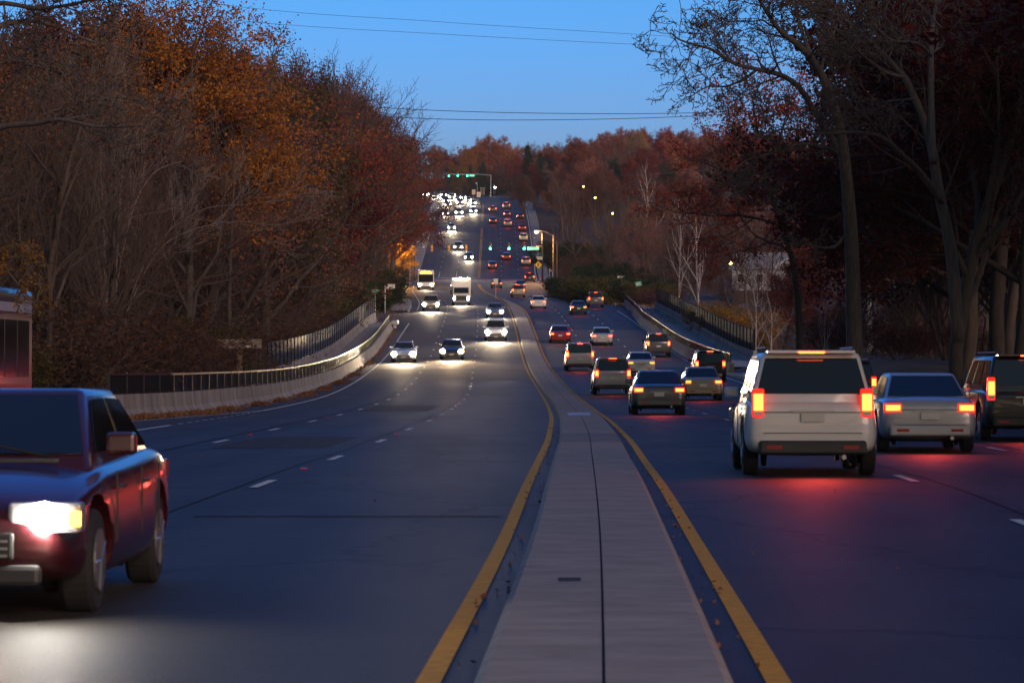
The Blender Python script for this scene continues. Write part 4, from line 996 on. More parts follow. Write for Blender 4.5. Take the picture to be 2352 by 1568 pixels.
def mesh_quads(name, V, m):
    n = len(V) // 4; me = bpy.data.meshes.new(name)
    me.vertices.add(len(V)); me.vertices.foreach_set('co', V.astype(np.float32).ravel())
    me.loops.add(4*n); me.loops.foreach_set('vertex_index', np.arange(4*n, dtype=np.int32))
    me.polygons.add(n); me.polygons.foreach_set('loop_start', np.arange(0, 4*n, 4, dtype=np.int32)); me.polygons.foreach_set('loop_total', np.full(n, 4, dtype=np.int32))
    me.update(calc_edges=True)
    if m: me.materials.append(m)
    return me
def leaves(rng, T, k, sig, size, flat=.35):
    T = np.repeat(np.asarray(T, float), k, axis=0); N = len(T)
    c = T + rng.normal(0, 1, (N, 3)) * np.array([sig, sig, sig*.7])
    a = rng.normal(0, 1, (N, 3)); a /= np.linalg.norm(a, axis=1)[:, None]
    b = rng.normal(0, 1, (N, 3)); b -= a * (a*b).sum(1)[:, None]; b /= np.linalg.norm(b, axis=1)[:, None]
    s = size * rng.uniform(.55, 1.25, (N, 1)); w = s * rng.uniform(.45, .8, (N, 1))
    V = np.empty((N, 4, 3)); V[:,0] = c - a*s*.5; V[:,1] = c + b*w*.5; V[:,2] = c + a*s*.5; V[:,3] = c - b*w*.5
    return V.reshape(-1, 3)

class Tree:
    def __init__(s, seed): s.r = random.Random(seed); s.wood = MB(); s.twig = MB(); s.tips = []; s.np = np.random.default_rng(seed)
    def rec(s, p, d, L, r, lev, mx, P_):
        rr = s.r; ns = 5 if lev == 0 else 4 if lev < mx-1 else 3
        pts = [p.copy()]; rad = [r]; dirs = [d.copy()]
        for i in range(ns):
            d = d + Vector((rr.gauss(0,1), rr.gauss(0,1), rr.gauss(0,1))) * P_['wob'] * (.6 if lev == 0 else 1) + Vector((0,0,P_['up'])) * (.5 if lev else 0)
            d.normalize(); p = p + d*(L/ns); pts.append(p.copy()); dirs.append(d.copy()); rad.append(max(P_['rmin'], r*(1-(.42 if lev == 0 else .6)*(i+1)/ns)))
        (s.wood if lev <= P_.get('woodlev', 2) else s.twig).tube(pts, rad, 8 if lev == 0 else 5 if lev == 1 else 3, cap=False)
        if lev >= mx - P_.get('tiplev', 0): s.tips += [tuple(q) for q in pts[1:]]
        if lev >= mx: return
        n = P_['n'][min(lev, len(P_['n'])-1)]; t0 = P_['t0'] if lev == 0 else .28
        az = rr.uniform(0, 6.28)
        for k in range(n):
            t = t0 + (1-t0) * (k + rr.uniform(.2,.8)) / n; i = min(int(t*ns), ns-1); fr = t*ns - i
            q = pts[i].lerp(pts[i+1], fr); dd = dirs[i+1]
            az += 2.4 + rr.uniform(-.5,.5); ang = R(rr.uniform(*P_['ang'])) * (1 if lev else 1.1 - .35*t)
            a = dd.orthogonal().normalized(); b = dd.cross(a); side = a*math.cos(az) + b*math.sin(az)
            nd = (dd*math.cos(ang) + side*math.sin(ang)).normalized()
            ra = P_['ratio'][min(lev, len(P_['ratio'])-1)]
            s.rec(q, nd, L*ra*rr.uniform(.75,1.15)*(1.15-.45*t), max(P_['rmin'], (rad[i]*.62)), lev+1, mx, P_)
        s.rec(pts[-1], dirs[-1], L*P_['ratio'][min(lev, len(P_['ratio'])-1)]*.8, rad[-1]*.9, lev+1, mx, P_)

def make_proto(name, seed, mx, P_, H, r0, leaf=None, stems=1, bark=None, twm=None):
    t = Tree(seed)
    for k in range(stems):
        if stems == 1: d = Vector((0,0,1)); p = Vector((0,0,-.3))
        else:
            a = k*2.4 + seed; d = Vector((math.cos(a)*P_['splay'], math.sin(a)*P_['splay'], 1)).normalized(); p = Vector((math.cos(a)*.12, math.sin(a)*.12, -.3))
        t.rec(p, d, H*P_['trunk'], r0, 0, mx, P_)
    zmax = max(v[2] for v in t.wood.v + t.twig.v)
    root = empty(name, (0,0,0)); root['h'] = zmax
    tr = t.wood.build('trunk', bark or M_BARK, root, smooth=True)
    if t.twig.v: t.twig.build('twigs', twm or M_TWIG, root)
    if leaf:
        m, k, sig, size, frac = leaf
        T = t.tips; t.r.shuffle(T); T = T[:int(len(T)*frac)]
        me = mesh_quads('crown', leaves(t.np, T, k, sig, size), m); o = bpy.data.objects.new('crown', me); COL.objects.link(o); o.parent = root
    kids(root)
    return root

P_leafy = dict(wob=.13, up=.10, n=[8,5,4,3], t0=.30, ang=(32,62), ratio=[.62,.60,.55,.5], rmin=.02, trunk=.62, woodlev=1, tiplev=1)
P_bare = dict(wob=.13, up=.13, n=[9,5,4,3,3], t0=.26, ang=(24,52), ratio=[.55,.6,.58,.55,.5], rmin=.011, trunk=.64, woodlev=1)
P_birch = dict(wob=.09, up=.12, n=[9,5,3,3], t0=.22, ang=(22,42), ratio=[.42,.55,.55,.5], rmin=.010, trunk=.78, woodlev=2)
P_high = dict(wob=.15, up=.06, n=[8,5,4,3], t0=.60, ang=(40,75), ratio=[.50,.60,.55,.5], rmin=.02, trunk=.80, woodlev=1, tiplev=1)
P_multi = dict(wob=.07, up=.08, n=[8,5,3,3], t0=.12, ang=(16,34), ratio=[.50,.60,.55,.5], rmin=.009, trunk=.70, splay=.28, woodlev=0)
P_bush = dict(wob=.20, up=.06, n=[5,4,3], t0=.15, ang=(25,60), ratio=[.6,.6,.5], rmin=.008, trunk=.62, splay=.8, woodlev=0)
PR = {}
for i in range(3): PR['leafy%d' % i] = make_proto('maple_tree', 11+i*7, 4, P_leafy, 18, .30, (LEAF['russet'], 12, .36, .20, .9))
for i in range(2): PR['high%d' % i] = make_proto('oak_tree', 81+i*5, 4, P_high, 18, .26, (LEAF['russet'], 9, .33, .19, .7))
for i in range(2): PR['thin%d' % i] = make_proto('oak_tree', 51+i*7, 4, P_leafy, 18, .30, (LEAF['brown'], 4, .32, .16, .6))
for i in range(3): PR['bare%d' % i] = make_proto('bare_tree', 101+i*3, 4, P_bare, 18, .24)
for i in range(2): PR['birch%d' % i] = make_proto('birch_tree', 201+i*3, 4, P_birch, 16, .17, None, bark=M_BIRCH, twm=M_TWIG)
PR['multi0'] = make_proto('multi_stem_tree', 301, 3, P_multi, 14, .10, None, stems=7, bark=M_TWIGP, twm=M_TWIG)
PR['multi1'] = make_proto('multi_stem_tree', 307, 3, P_multi, 12, .08, None, stems=6, bark=M_BARK, twm=M_TWIG)
PR['bush0'] = make_proto('bush', 401, 3, P_bush, 4.2, .04, (LEAF['brown'], 3, .16, .12, .5), stems=9)
PR['bush1'] = make_proto('bush', 403, 3, P_bush, 3.8, .04, (LEAF['green'], 12, .20, .15, 1.0), stems=9)
PR['bush2'] = make_proto('bush', 405, 3, P_bush, 4.5, .04, (LEAF['olive'], 5, .2, .14, .8), stems=9)
# pine: whorls of drooping needled boughs
def make_pine(seed):
    t = Tree(seed); H = 17; rr = t.r
    t.wood.tube([(0,0,-.3),(0,0,H*.5),(0,0,H)], [.26,.16,.03], 8)
    z = 3.5; T = []
    while z < H-.3:
        for k in range(6):
            a = rr.uniform(0,6.28); L = (1-(z/H)**1.4)*4.2*rr.uniform(.6,1.1)+.3; pts = []
            for q in range(5):
                f = q/4; pts.append((math.cos(a)*L*f, math.sin(a)*L*f, z + .5*f - .55*f*f*L*.35))
            t.wood.tube(pts, [.05,.04,.03,.02,.01], 3, cap=False)
            T += [tuple(np.array(pts[j])*(1-u)+np.array(pts[j+1])*u) for j in range(1,4) for u in (0,.33,.66)]
        z += .5
    root = empty('pine_tree', (0,0,0)); root['h'] = float(H); t.wood.build('trunk', M_BARK, root)
    me = mesh_quads('crown', leaves(t.np, T, 9, .24, .26), LEAF['green']); o = bpy.data.objects.new('crown', me); COL.objects.link(o); o.parent = root; kids(root); return root
PR['pine0'] = make_pine(7)
USED = set(); HGT = {k: float(PR[k]['h']) for k in PR}
RT = random.Random(5)
def plant(key, x, y, h, label, colour=None, cat=None, group=None, wide=1.0, z=None, name=None, yaw=None):
    pr = PR[key]
    if key in USED: o = copy_tree(pr)
    else: o = pr; USED.add(key)
    o = o
    sc = h / HGT[key]
    off = x - cx(min(y, 1000)) if y < 1000 else x - cx(1000)
    zz = gz(off, y) - .1 if z is None else z
    o.location = (x, y, zz); o.rotation_euler = (RT.uniform(-.03,.03), RT.uniform(-.03,.03), RT.uniform(0,6.28) if yaw is None else yaw)
    w = sc*wide*RT.uniform(.92,1.1); o.scale = (w, w, sc)
    if colour:
        for c in o.children:
            if c.name.startswith('crown'):
                c.material_slots[0].link = 'OBJECT'; c.material_slots[0].material = LEAF[colour]
    tag(o, label, cat or ('bush' if key.startswith('bush') else 'tree'), group)
    if name: o.name = name
    return o
for k in list(PR):                       # remember unscaled heights even after the first one is placed
    pass

CN = dict(orange='bright orange', red='deep red', russet='russet', rose='rose brown', brown='dull brown', olive='olive green', gold='golden yellow', maroon='dark maroon', green='dark green', tan='pale tan', ridge='pinkish brown', brightened_red='bright red')
SIL = interp([(-400,-160),(0,-90),(350,-50),(470,-10),(540,40),(640,62),(720,85),(790,120),(850,175),(905,240),(950,312),(985,328),(1010,330)])
def LM(u):
    for (a, t) in [(60,'above the dark blue bus'),(170,'above the near end of the left railing'),(300,'by the many-stemmed tree'),(400,'above the left railing'),(490,'left of the wooden sign'),(600,'by the wooden sign'),(680,'by the near end of the tall left fence'),(760,'above the middle of the tall left fence'),(850,'by the far end of the tall left fence'),(895,'behind the white post'),(930,'by the golden glowing tree'),(975,'beside the stepped path'),(1060,'behind the cars on the crest'),(1130,'behind the bus shelter'),(1190,'above the crest of the road'),(1230,'above the orange street lamp'),(1290,'by the wooden lamp pole'),(1350,'left of the dark green bushes'),(1440,'above the dark green bushes'),(1500,'by the tall mid-wood birch'),(1560,'by the far end of the right fence'),(1640,'by the two white birches'),(1720,'left of the white house'),(1790,'behind the white house'),(1880,'right of the white house'),(1960,'left of the grey oak trunk'),(2030,'by the steel pylon'),(2110,'between the two big oak trunks'),(2200,'right of the forked oak'),(2290,'near the right edge')]:
        if u < a: return t
    return 'at the right edge'
def ROW(y): return 'in front' if y < 130 else 'close by' if y < 220 else 'midway' if y < 380 else 'further on' if y < 620 else 'far off' if y < 900 else 'beyond the crest'
def size_word(h): return 'tall' if h > 21 else 'middling' if h > 15 else 'low'
def zone_left(u):
    return 'at the far left edge' if u < 150 else 'above the long left railing' if u < 500 else 'above the tall left fence' if u < 800 else 'left of the junction' if u < 930 else 'left of the hill road'
# left wood: three rows of tall crowns
rs = random.Random(21)
y = 84.0
while y < 900:
    for row in range(3):
        off = -(22.5 + row*8.5 + rs.uniform(-2,2)); yy = y + rs.uniform(-3,3) + row*2.5
        x = cx(yy) + off; u = U0 + (x + 4.0)*F/yy
        if u < -260: continue
        zt = (V0 - (SIL(u) + rs.uniform(-8, 55 if row else 40)))/F*yy
        base = gz(off, yy); h = zt - base
        h = max(10, min(h, 30))
        if 260 < u < 520 and row > 1: c = rs.choice(['orange','russet','brown'])
        elif u < 560: c = rs.choice(['russet','brown','maroon','brown','rose'])
        elif u < 720: c = rs.choice(['maroon','red','brown','olive','russet','rose'])
        else: c = rs.choice(['russet','red','rose','russet','brown','maroon','brown'])
        kind = rs.choice(['leafy0','leafy1','thin0','thin1','bare0','bare2','thin0','bare1']) if row else rs.choice(['thin0','thin1','bare0','bare1','leafy1','leafy2','bare2','thin1'])
        if kind.startswith('bare'): plant(kind, x, yy, h*1.0, '%s bare tree %s, %s, %s row' % (size_word(h), LM(u), ROW(yy), ('front','middle','rear')[row]), None, group='trees of the left wood')
        else: plant(kind, x, yy, h, '%s %s %s tree %s, %s row' % (size_word(h), CN[c], 'thin-leaved' if kind[0] == 't' else 'full-leaved', LM(u), ('front','middle','rear')[row]), c, group='trees of the left wood')
    y += 6.5 + y*.018
# left front: bare, multi-stemmed and small trees at the wood's edge
y = 92.0
while y < 700:
    off = -((17.0 if y < 160 or y > 316 else 19.8) + rs.uniform(0,3.5)); x = cx(y)+off
    if 306 < y < 340 or 556 < y < 580 or (U0 + x*F/y > 868 and y < 556): y += 6; continue
    k = rs.choice(['multi0','bare2','bare1','bare0','multi1','thin0','bare0']); h = rs.uniform(9,17) if y < 320 else rs.uniform(8,15)
    u = U0 + x*F/y
    plant(k, x, y, h, '%s %s %s, %s' % ('slender' if h < 10 else 'taller slender', 'multi-stemmed tree' if k[0] == 'm' else 'bare young tree' if k[0] == 'b' else 'brown-leaved young tree', LM(u), ROW(y)), 'brown' if k[0] == 't' else None, group='young trees at the edge of the left wood')
    y += 4.5 + y*.014
y = 100.0
while y < 720:
    off = -(15.9 + rs.uniform(0,3)) if y > 160 else -(15.5+rs.uniform(0,4)); x = cx(y)+off
    if (U0 + x*F/y > 880 and y < 552) or 302 < y < 342 or 552 < y < 582 or (160 < y < 310 and off > -17.8): y += 4; continue
    if 598 < y < 724: x -= 3
    k = rs.choice(['bush0','bush0','bush2','bush0','bush1']) if y > 300 else rs.choice(['bush0','bush0','bush2'])
    u = U0 + x*F/y
    plant(k, x, y, rs.uniform(2.2,4.4), '%s bush under the trees %s, %s' % ({'bush0':'brown twiggy','bush1':'dark green','bush2':'olive leafy'}[k], LM(u), ROW(y)), group='bushes under the left wood', wide=1.3)
    y += 3.2 + y*.008
# named left trees
def plant_uv(key, u, y, vtop, label, colour=None, wide=1.0, **kw):
    x = (u-U0)/F*y; off = x - cx(min(y,1000)); z = kw.pop('z', None); zz = gz(off, y) if z is None else z
    return plant(key, x, y, (V0-vtop)/F*y - zz, label, colour, wide=wide, z=z, **kw)
plant_uv('high0', 430, 175, -60, 'tall bright orange tree against the sky at the top left', 'orange', 1.1)
plant_uv('high1', 330, 165, -90, 'orange tree whose crown is cut by the top of the picture', 'orange')
plant_uv('thin0', 600, 215, 48, 'tree with wispy yellow-green top leaves against the sky', 'olive')
plant_uv('bare0', 770, 320, 85, 'big bare spreading tree standing out against the sky on the left', None, 1.25)
plant_uv('bare2', 850, 380, 150, 'bare tree with fine branches reaching into the sky, further down the left slope', None, 1.2)
plant_uv('bare1', 890, 500, 245, 'bare tree poking out at the right end of the left wood', None, 1.2)
plant_uv('thin0', 560, 275, 300, 'golden brown tree in the middle of the left wood', 'olive', 1.0)
plant_uv('leafy1', 650, 330, 300, 'olive yellow tree in the middle of the left wood', 'olive', 1.0)
plant_uv('leafy0', 917, 530, 545, 'small tree glowing golden orange under a street lamp', 'gold', 1.15, name='glowing_tree')
plant_uv('leafy2', 835, 480, 300, 'deep red tree left of the junction', 'red')
plant_uv('leafy1', 700, 290, 160, 'dark red tree under the bare branches on the left', 'maroon')
# right bank: bushes and the wood seen across the valley
rs = random.Random(33)
CR = ['brown','rose','russet','brown','ridge','red','rose','maroon']
def vt(u, y):
    if y > 760: b = float(np.interp(u, [1150,1250,1330,1480,1560,1640,1750,2000], [345,318,305,290,300,292,310,330]))
    elif y > 620: b = 345 + (760-y)*.25
    elif y > 480: b = 390 + (620-y)*.45
    else: b = 470 + (480-y)*.5
    return b + rs.uniform(0, 45)
for i in range(135):
    y = rs.uniform(405, 940); lo = U0 + (cx(y)+16.5)*F/y
    u = rs.uniform(lo+12, 2150)
    if 590 < y < 700 and 1640 < u < 1860 and False: continue
    if y < 452 and 1640 < u < 1860: y = rs.uniform(470, 560)
    v_ = vt(u, y); x = (u-U0)/F*y; h = (V0-v_)/F*y - gz(x-cx(y), y)
    if h < 4: continue
    h = min(h, 24)
    k = rs.choice(['leafy0','leafy1','thin0','thin1','bare0','bare1','bare2','leafy2']) if y > 620 else rs.choice(['thin0','thin1','bare0','bare1','bare2','multi1','leafy2'])
    c = rs.choice(CR)
    zn = 'on the hillside right of the road' if y > 620 else 'in the valley wood right of the junction'
    plant(k, x, y, h, '%s %s %s, %s' % (size_word(h), 'bare grey-brown tree' if k[0] in 'bm' else CN[c]+' tree', LM(u), ROW(y)), None if k[0] in 'bm' else c, group='trees of the right-hand wood')
# far ridge beyond the crest
for i in range(74):
    u = 930 + i*12.2 + rs.uniform(-6,6); y = rs.uniform(990, 1130)
    v_ = float(np.interp(u, [900,980,1060,1140,1200,1300,1400,1480,1560,1650,1750,1900], [325,325,320,308,322,318,300,283,298,285,300,320])) + rs.uniform(-6, 22)
    x = (u-U0)/F*y; h = (V0-v_)/F*y - gz(x-cx(1000), y); h = max(8, min(h, 24))
    if y < 1062 and abs(x - cx(y)) < 16: continue
    c = rs.choice(['ridge','tan','russet','ridge','orange','brown','rose'] if u < 1200 else ['brightened_red','russet','ridge','orange','brightened_red','tan','rose'])
    k = rs.choice(['leafy0','leafy1','leafy2','thin0','bare0','leafy1'])
    if k == 'bare0': c = None
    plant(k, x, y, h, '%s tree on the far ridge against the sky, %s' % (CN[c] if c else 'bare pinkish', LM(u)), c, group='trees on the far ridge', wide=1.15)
for i in range(70):
    y = rs.uniform(700, 965); lo = U0 + (cx(y)+15)*F/y; u = rs.uniform(lo, lo + 330)
    x = (u-U0)/F*y; v_ = float(np.interp(u, [1150,1250,1330,1480,1560,1640], [350,325,315,300,310,320])) + (965-y)*.22 + rs.uniform(0, 35)
    h = min(22, (V0-v_)/F*y - gz(x-cx(y), y)); c = rs.choice(['red','russet','rose','ridge','brown','maroon','green'])
    if h > 4: plant(rs.choice(['leafy0','leafy1','thin0','leafy2','thin1']), x, y, h, '%s %s tree on the hilltop slope, %s' % (size_word(h), CN[c], LM(u)), c, group='trees of the right-hand wood')
for i in range(46):
    u = 900 + i*21 + rs.uniform(-8,8); y = rs.uniform(1000, 1040) if u < 1260 else rs.uniform(960, 1010)
    x = (u-U0)/F*y
    if abs(x - cx(y)) < 15: continue
    plant(rs.choice(['bush0','bush2','bush1','bush0']), x, y, rs.uniform(4,7), 'dark brush under the far trees, ' + LM(u), group='brush beyond the crest', wide=1.6)
for (u, y, v_) in [(1215,880,335),(1240,870,352),(1265,840,368),(1110,985,372),(1080,1000,380),(1165,975,385)]:
    plant_uv('pine0', u, y, v_, 'dark green pine %s, %s' % (LM(u), 'top level with the ridge' if v_ < 360 else 'shorter'), group='pines around the crest')
for (u, y, v_, c) in [(1020,1022,345,'brown'),(1045,1030,360,'russet'),(998,1015,340,'russet'),(1190,930,350,'red'),(1225,800,375,'red'),(1205,760,395,'brown'),(1060,990,385,'gold'),(1145,1000,372,'russet'),(1175,985,365,'brown'),(958,820,345,'orange'),(950,760,350,'red')]:
    plant_uv(rs.choice(['leafy0','leafy1']), u - (34 if u < 990 and y < 870 else 0), y, v_, '%s tree close to the hilltop, %s' % (CN[c], LM(u)), c, group='trees beside the crest')
plant_uv('birch0', 1480, 560, 345, 'tall white-limbed birch standing out in the middle of the right-hand wood', wide=1.0)
plant_uv('birch1', 1605, 330, 400, 'white birch leaning left behind the right-hand fence', wide=.8, name='birch_tree')
plant_uv('birch0', 1560, 335, 415, 'white birch with a straight trunk, right of the leaning one', wide=.85)
plant_uv('birch1', 1770, 215, 640, 'small many-branched white birch near the end of the right fence', wide=1.2)
plant_uv('birch0', 1735, 225, 620, 'thin white birch just left of the small many-branched one', wide=1.2)
plant_uv('birch1', 1893, 160, 540, 'thin pale birch trunk left of the big grey tree trunk', wide=.5)
for (u, y, v_, c, w) in [(1655,285,690,'gold',1.5),(1700,275,700,'gold',1.5),(1615,315,690,'olive',1.4)]:
    plant_uv('bush2', u, y, v_, 'golden-leaved bush behind the right fence' + (', leftmost' if u < 1620 else ', middle' if u < 1660 else ', rightmost'), c, w)
for (u, y, v_, k, c, w) in [(1375,408,640,'bush1','green',1.8),(1400,395,632,'bush1','olive',1.8),(1430,392,640,'bush1','green',1.9),(1460,385,645,'bush1','olive',1.8),(1340,430,640,'bush1','green',1.7),(1495,380,655,'bush0','brown',1.8),(1312,470,635,'bush1','green',1.8),(1520,372,660,'bush0','maroon',1.8)]:
    plant_uv(k, u, y, v_, '%s rounded bush past the right railing, %s' % (CN[c], LM(u)), c, w, group='bushes past the right end of the bridge')
for i in range(30):
    y = rs.uniform(415, 640); x = cx(y) + rs.uniform(16,22)
    if 552 < y < 584: continue
    plant(rs.choice(['bush0','bush0','bush2','bush1']), x, y, rs.uniform(2.5,5), 'dark brushy bush, %s, %s' % (LM(U0+x*F/y), ROW(y)), group='brush right of the road', wide=1.4)
plant_uv('bare2', 1715, 390, 470, 'bare tree standing in front of the white house', wide=1.1)
plant_uv('multi0', 1745, 395, 560, 'many-stemmed bare tree in front of the middle of the white house', wide=1.3)
plant_uv('bare0', 1775, 400, 500, 'bare grey tree right in front of the house gable')
plant_uv('thin1', 1690, 350, 590, 'small brown tree at the left corner of the white house', 'brown')
# small red tree hiding the house, dense red undergrowth along the right bank
plant_uv('leafy1', 1845, 330, 555, 'dark red tree hiding the right half of the white house', 'maroon', 1.2)
plant_uv('thin1', 1800, 340, 600, 'thin maroon tree in front of the white house', 'maroon', 1.3)
for i in range(64):
    y = rs.uniform(125, 330); u = rs.uniform(1660, 2420)
    x = (u-U0)/F*y; off = x - cx(y)
    if off < 17.2: x = cx(y) + 17.5 + rs.uniform(0,3); u = U0 + x*F/y
    if u < 1600: continue
    k = rs.choice(['bush0','multi1','bare1','bush0','thin0','multi1','bare2']) if u > 1880 else rs.choice(['bush0','multi1','bush0'])
    h = rs.uniform(1.8,3.5) if k[0:2] == 'bu' else rs.uniform(2.5,5) if u < 1900 else rs.uniform(4,8) if u < 2120 else rs.uniform(8,15)
    if 1660 < u < 1870 and k[0:2] != 'bu': h = rs.uniform(3,5)
    plant(k, x, y, h, {'bu':'brown bush','mu':'many-stemmed sapling','ba':'bare young tree','th':'reddish thin-leaved tree'}[k[:2]] + ' ' + LM(u) + ', ' + ROW(y), 'maroon' if k[:2] in ('th','bu') else None, group='undergrowth of the right-hand bank', wide=1.2)
for i in range(26):
    y = rs.uniform(112, 180); u = rs.uniform(2190, 2560); x = (u-U0)/F*y
    k = rs.choice(['thin0','leafy1','thin1','bare0','leafy2']); h = rs.uniform(15,24)
    plant(k, x, y, h, ('%s dark %s tree' % (size_word(h), 'thin-leaved' if k[0] == 't' else 'full-leaved') if k[:2] != 'ba' else 'tall bare tree') + ' ' + LM(u) + ', ' + ROW(y), None if k[:2] == 'ba' else rs.choice(['maroon','maroon','brown']), group='tall trees at the right edge')
for (u, y, v_, c) in [(1835,176,88,'brightened_red')]:  # leaf colour brightened to offset the shade on this tree
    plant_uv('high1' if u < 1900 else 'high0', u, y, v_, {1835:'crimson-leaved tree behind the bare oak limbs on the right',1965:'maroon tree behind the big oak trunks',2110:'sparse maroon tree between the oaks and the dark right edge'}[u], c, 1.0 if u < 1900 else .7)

for (x, y, h) in [(20,22,19),(24,38,21),(22,55,20),(26,70,22),(33,30,22),(36,52,23),(34,78,22),(23,86,20),(44,44,24),(45,75,24),(21,5,20),(30,-8,22),(40,10,23),(28,98,21)]:  # unseen trees outside the frame, put in to shade the right bank
    plant(rs.choice(['leafy0','leafy1','leafy2']), x, y, h, '%s unseen maroon shade tree right of the picture, %s' % (size_word(h), 'level with the camera' if y < 12 else 'a little ahead' if y < 50 else 'level with the nearest vehicles'), 'maroon', group='unseen shade trees right of the camera', wide=1.25)
# ---- big bare oaks on the right and near trees on the left: limbs follow the photo's, each at its own depth
P_limb = dict(wob=.30, up=.05, n=[4,3,3,3], t0=.2, ang=(28,62), ratio=[.62,.62,.6,.5], rmin=.012, trunk=1, woodlev=9)
def limb_tree(name, label, y0, limbs, seed, leaf=None, bark=None, mx=3, dens=1.0, P_=P_limb, cat='tree', tw=1.0):
    t = Tree(seed); rr = t.r
    b0 = P(*limbs[0][0][0][:2], y0); root = empty(name, b0, (0,0,0), label, cat)
    for (pts, r0, r1, dy, sprout) in limbs:
        n = len(pts); w = [P(u, v, y0 + dy*(i/(n-1))) - b0 for i, (u, v) in enumerate(pts)]
        # resample smoothly
        ps = []
        for i in range(n-1):
            p0, p1, p2, p3 = w[max(i-1,0)], w[i], w[i+1], w[min(i+2,n-1)]
            for k in range(4):
                s = k/4; ps.append(.5*((2*p1) + (p2-p0)*s + (2*p0-5*p1+4*p2-p3)*s*s + (3*p1-p0-3*p2+p3)*s**3))
        ps.append(w[-1]); N = len(ps)
        rad = [r0 + (r1-r0)*(i/(N-1))**.8 for i in range(N)]
        t.wood.tube(ps, rad, 9)
        for i in range(int(N*sprout[0]), N-1):
            for _ in range(1 if rr.random() < dens*.62 else 2 if rr.random() < dens*.25 else 0):
                d = (ps[i+1]-ps[i]).normalized(); a = d.orthogonal().normalized(); bb = d.cross(a); az = rr.uniform(0, 6.28); ang = R(rr.uniform(30,75))
                nd = (d*math.cos(ang) + (a*math.cos(az)+bb*math.sin(az))*math.sin(ang) + Vector((0,0,.25))).normalized()
                t.rec(ps[i], nd, sprout[1]*rr.uniform(.5,1.2), min(rad[i]*.5, .05), 4-mx, 4, dict(P_, woodlev=9) if False else P_)
    tr = MB(); tr.v = t.wood.v; tr.f = t.wood.f
    tr.build('trunk', bark or M_BARKO, root, smooth=True)
    if t.twig.v: t.twig.build('twigs', M_BARK, root)
    if leaf:
        m, k, sig, size, frac = leaf; T = t.tips; rr.shuffle(T); T = T[:int(len(T)*frac)]
        me = mesh_quads('crown', leaves(t.np, T, k, sig, size), m); o = bpy.data.objects.new('crown', me); COL.objects.link(o); o.parent = root
    return root
def Z(l): return [(1377.6+.4139*a, .4139*b) for a, b in l]
limb_tree('oak_tree', 'big bare oak with a straight grey trunk, its limbs reaching left across the sky', 112, [
    (Z([(1415,2030),(1402,1500),(1388,1200),(1360,900),(1330,700),(1262,490),(1190,350),(1100,250),(1010,180),(940,90),(880,-10)]), .30, .05, -4, (.62,1.5)),
    (Z([(1345,860),(1260,730),(1180,600),(1110,490),(1010,420),(870,385),(740,350),(620,275),(530,250),(440,220),(390,180)]), .15, .02, -7, (.35,1.6)),
    (Z([(870,388),(800,440),(700,480),(600,482),(500,540)]), .06, .015, -8, (.2,1.1)),
    (Z([(740,350),(690,290),(640,210),(620,130)]), .05, .012, 2, (.2,1.1)),
    (Z([(1190,350),(1130,200),(1100,100),(1080,-20)]), .09, .04, 3, (.2,1.3)),
    (Z([(1350,860),(1250,820),(1120,800),(960,850),(800,900),(720,1010),(820,1100),(920,1180)]), .08, .012, -6, (.3,1.2)),
    (Z([(1390,1260),(1300,1370),(1150,1360),(1050,1350)]), .07, .02, -3, (.4,.8)),
    (Z([(1010,420),(960,300),(930,200),(850,130)]), .05, .015, 3, (.2,1.2)),
    (Z([(1330,700),(1280,560),(1230,440),(1250,300),(1300,180),(1340,60)]), .10, .03, 4, (.3,1.4)),
    ], 71, leaf=(LEAF['brown'], 1, .1, .07, .12))
limb_tree('oak_tree', 'massive bare oak with a forked dark trunk at the right, partly behind the grey trunk', 104, [
    (Z([(1990,1900),(1950,1400),(1885,1080),(1850,860),(1810,700),(1750,550),(1690,430),(1600,330),(1500,230),(1400,140),(1300,80),(1200,65),(1100,20)]), 0.223, 0.025, 3, (.5,1.6)),
    (Z([(1850,900),(1840,640),(1838,300),(1850,110),(1880,-40)]), 0.136, 0.074, 4, (.3,1.5)),
    (Z([(1900,1120),(1780,960),(1690,870),(1560,760),(1400,735),(1200,745),(1050,715),(900,745)]), 0.124, 0.019, -6, (.35,1.5)),
    (Z([(1838,310),(1760,240),(1620,225),(1520,140),(1470,60),(1380,10)]), 0.068, 0.019, -4, (.2,1.3)),
    (Z([(1690,430),(1580,400),(1450,300),(1340,190),(1180,80),(1050,20)]), 0.062, 0.019, -4, (.2,1.4)),
    (Z([(1500,240),(1530,120),(1500,-20)]), 0.043, 0.019, 4, (.2,1.2)),
    (Z([(1850,110),(1950,190),(2060,160),(2150,250)]), 0.043, 0.012, -3, (.2,1.3)),
    (Z([(1750,550),(1620,560),(1500,580),(1400,520)]), 0.043, 0.012, 3, (.2,1.2)),
    ], 73, leaf=(LEAF['maroon'], 1, .1, .07, .10))
P_arc = dict(P_limb, wob=.10, up=.12, ang=(12,30), rmin=.006)
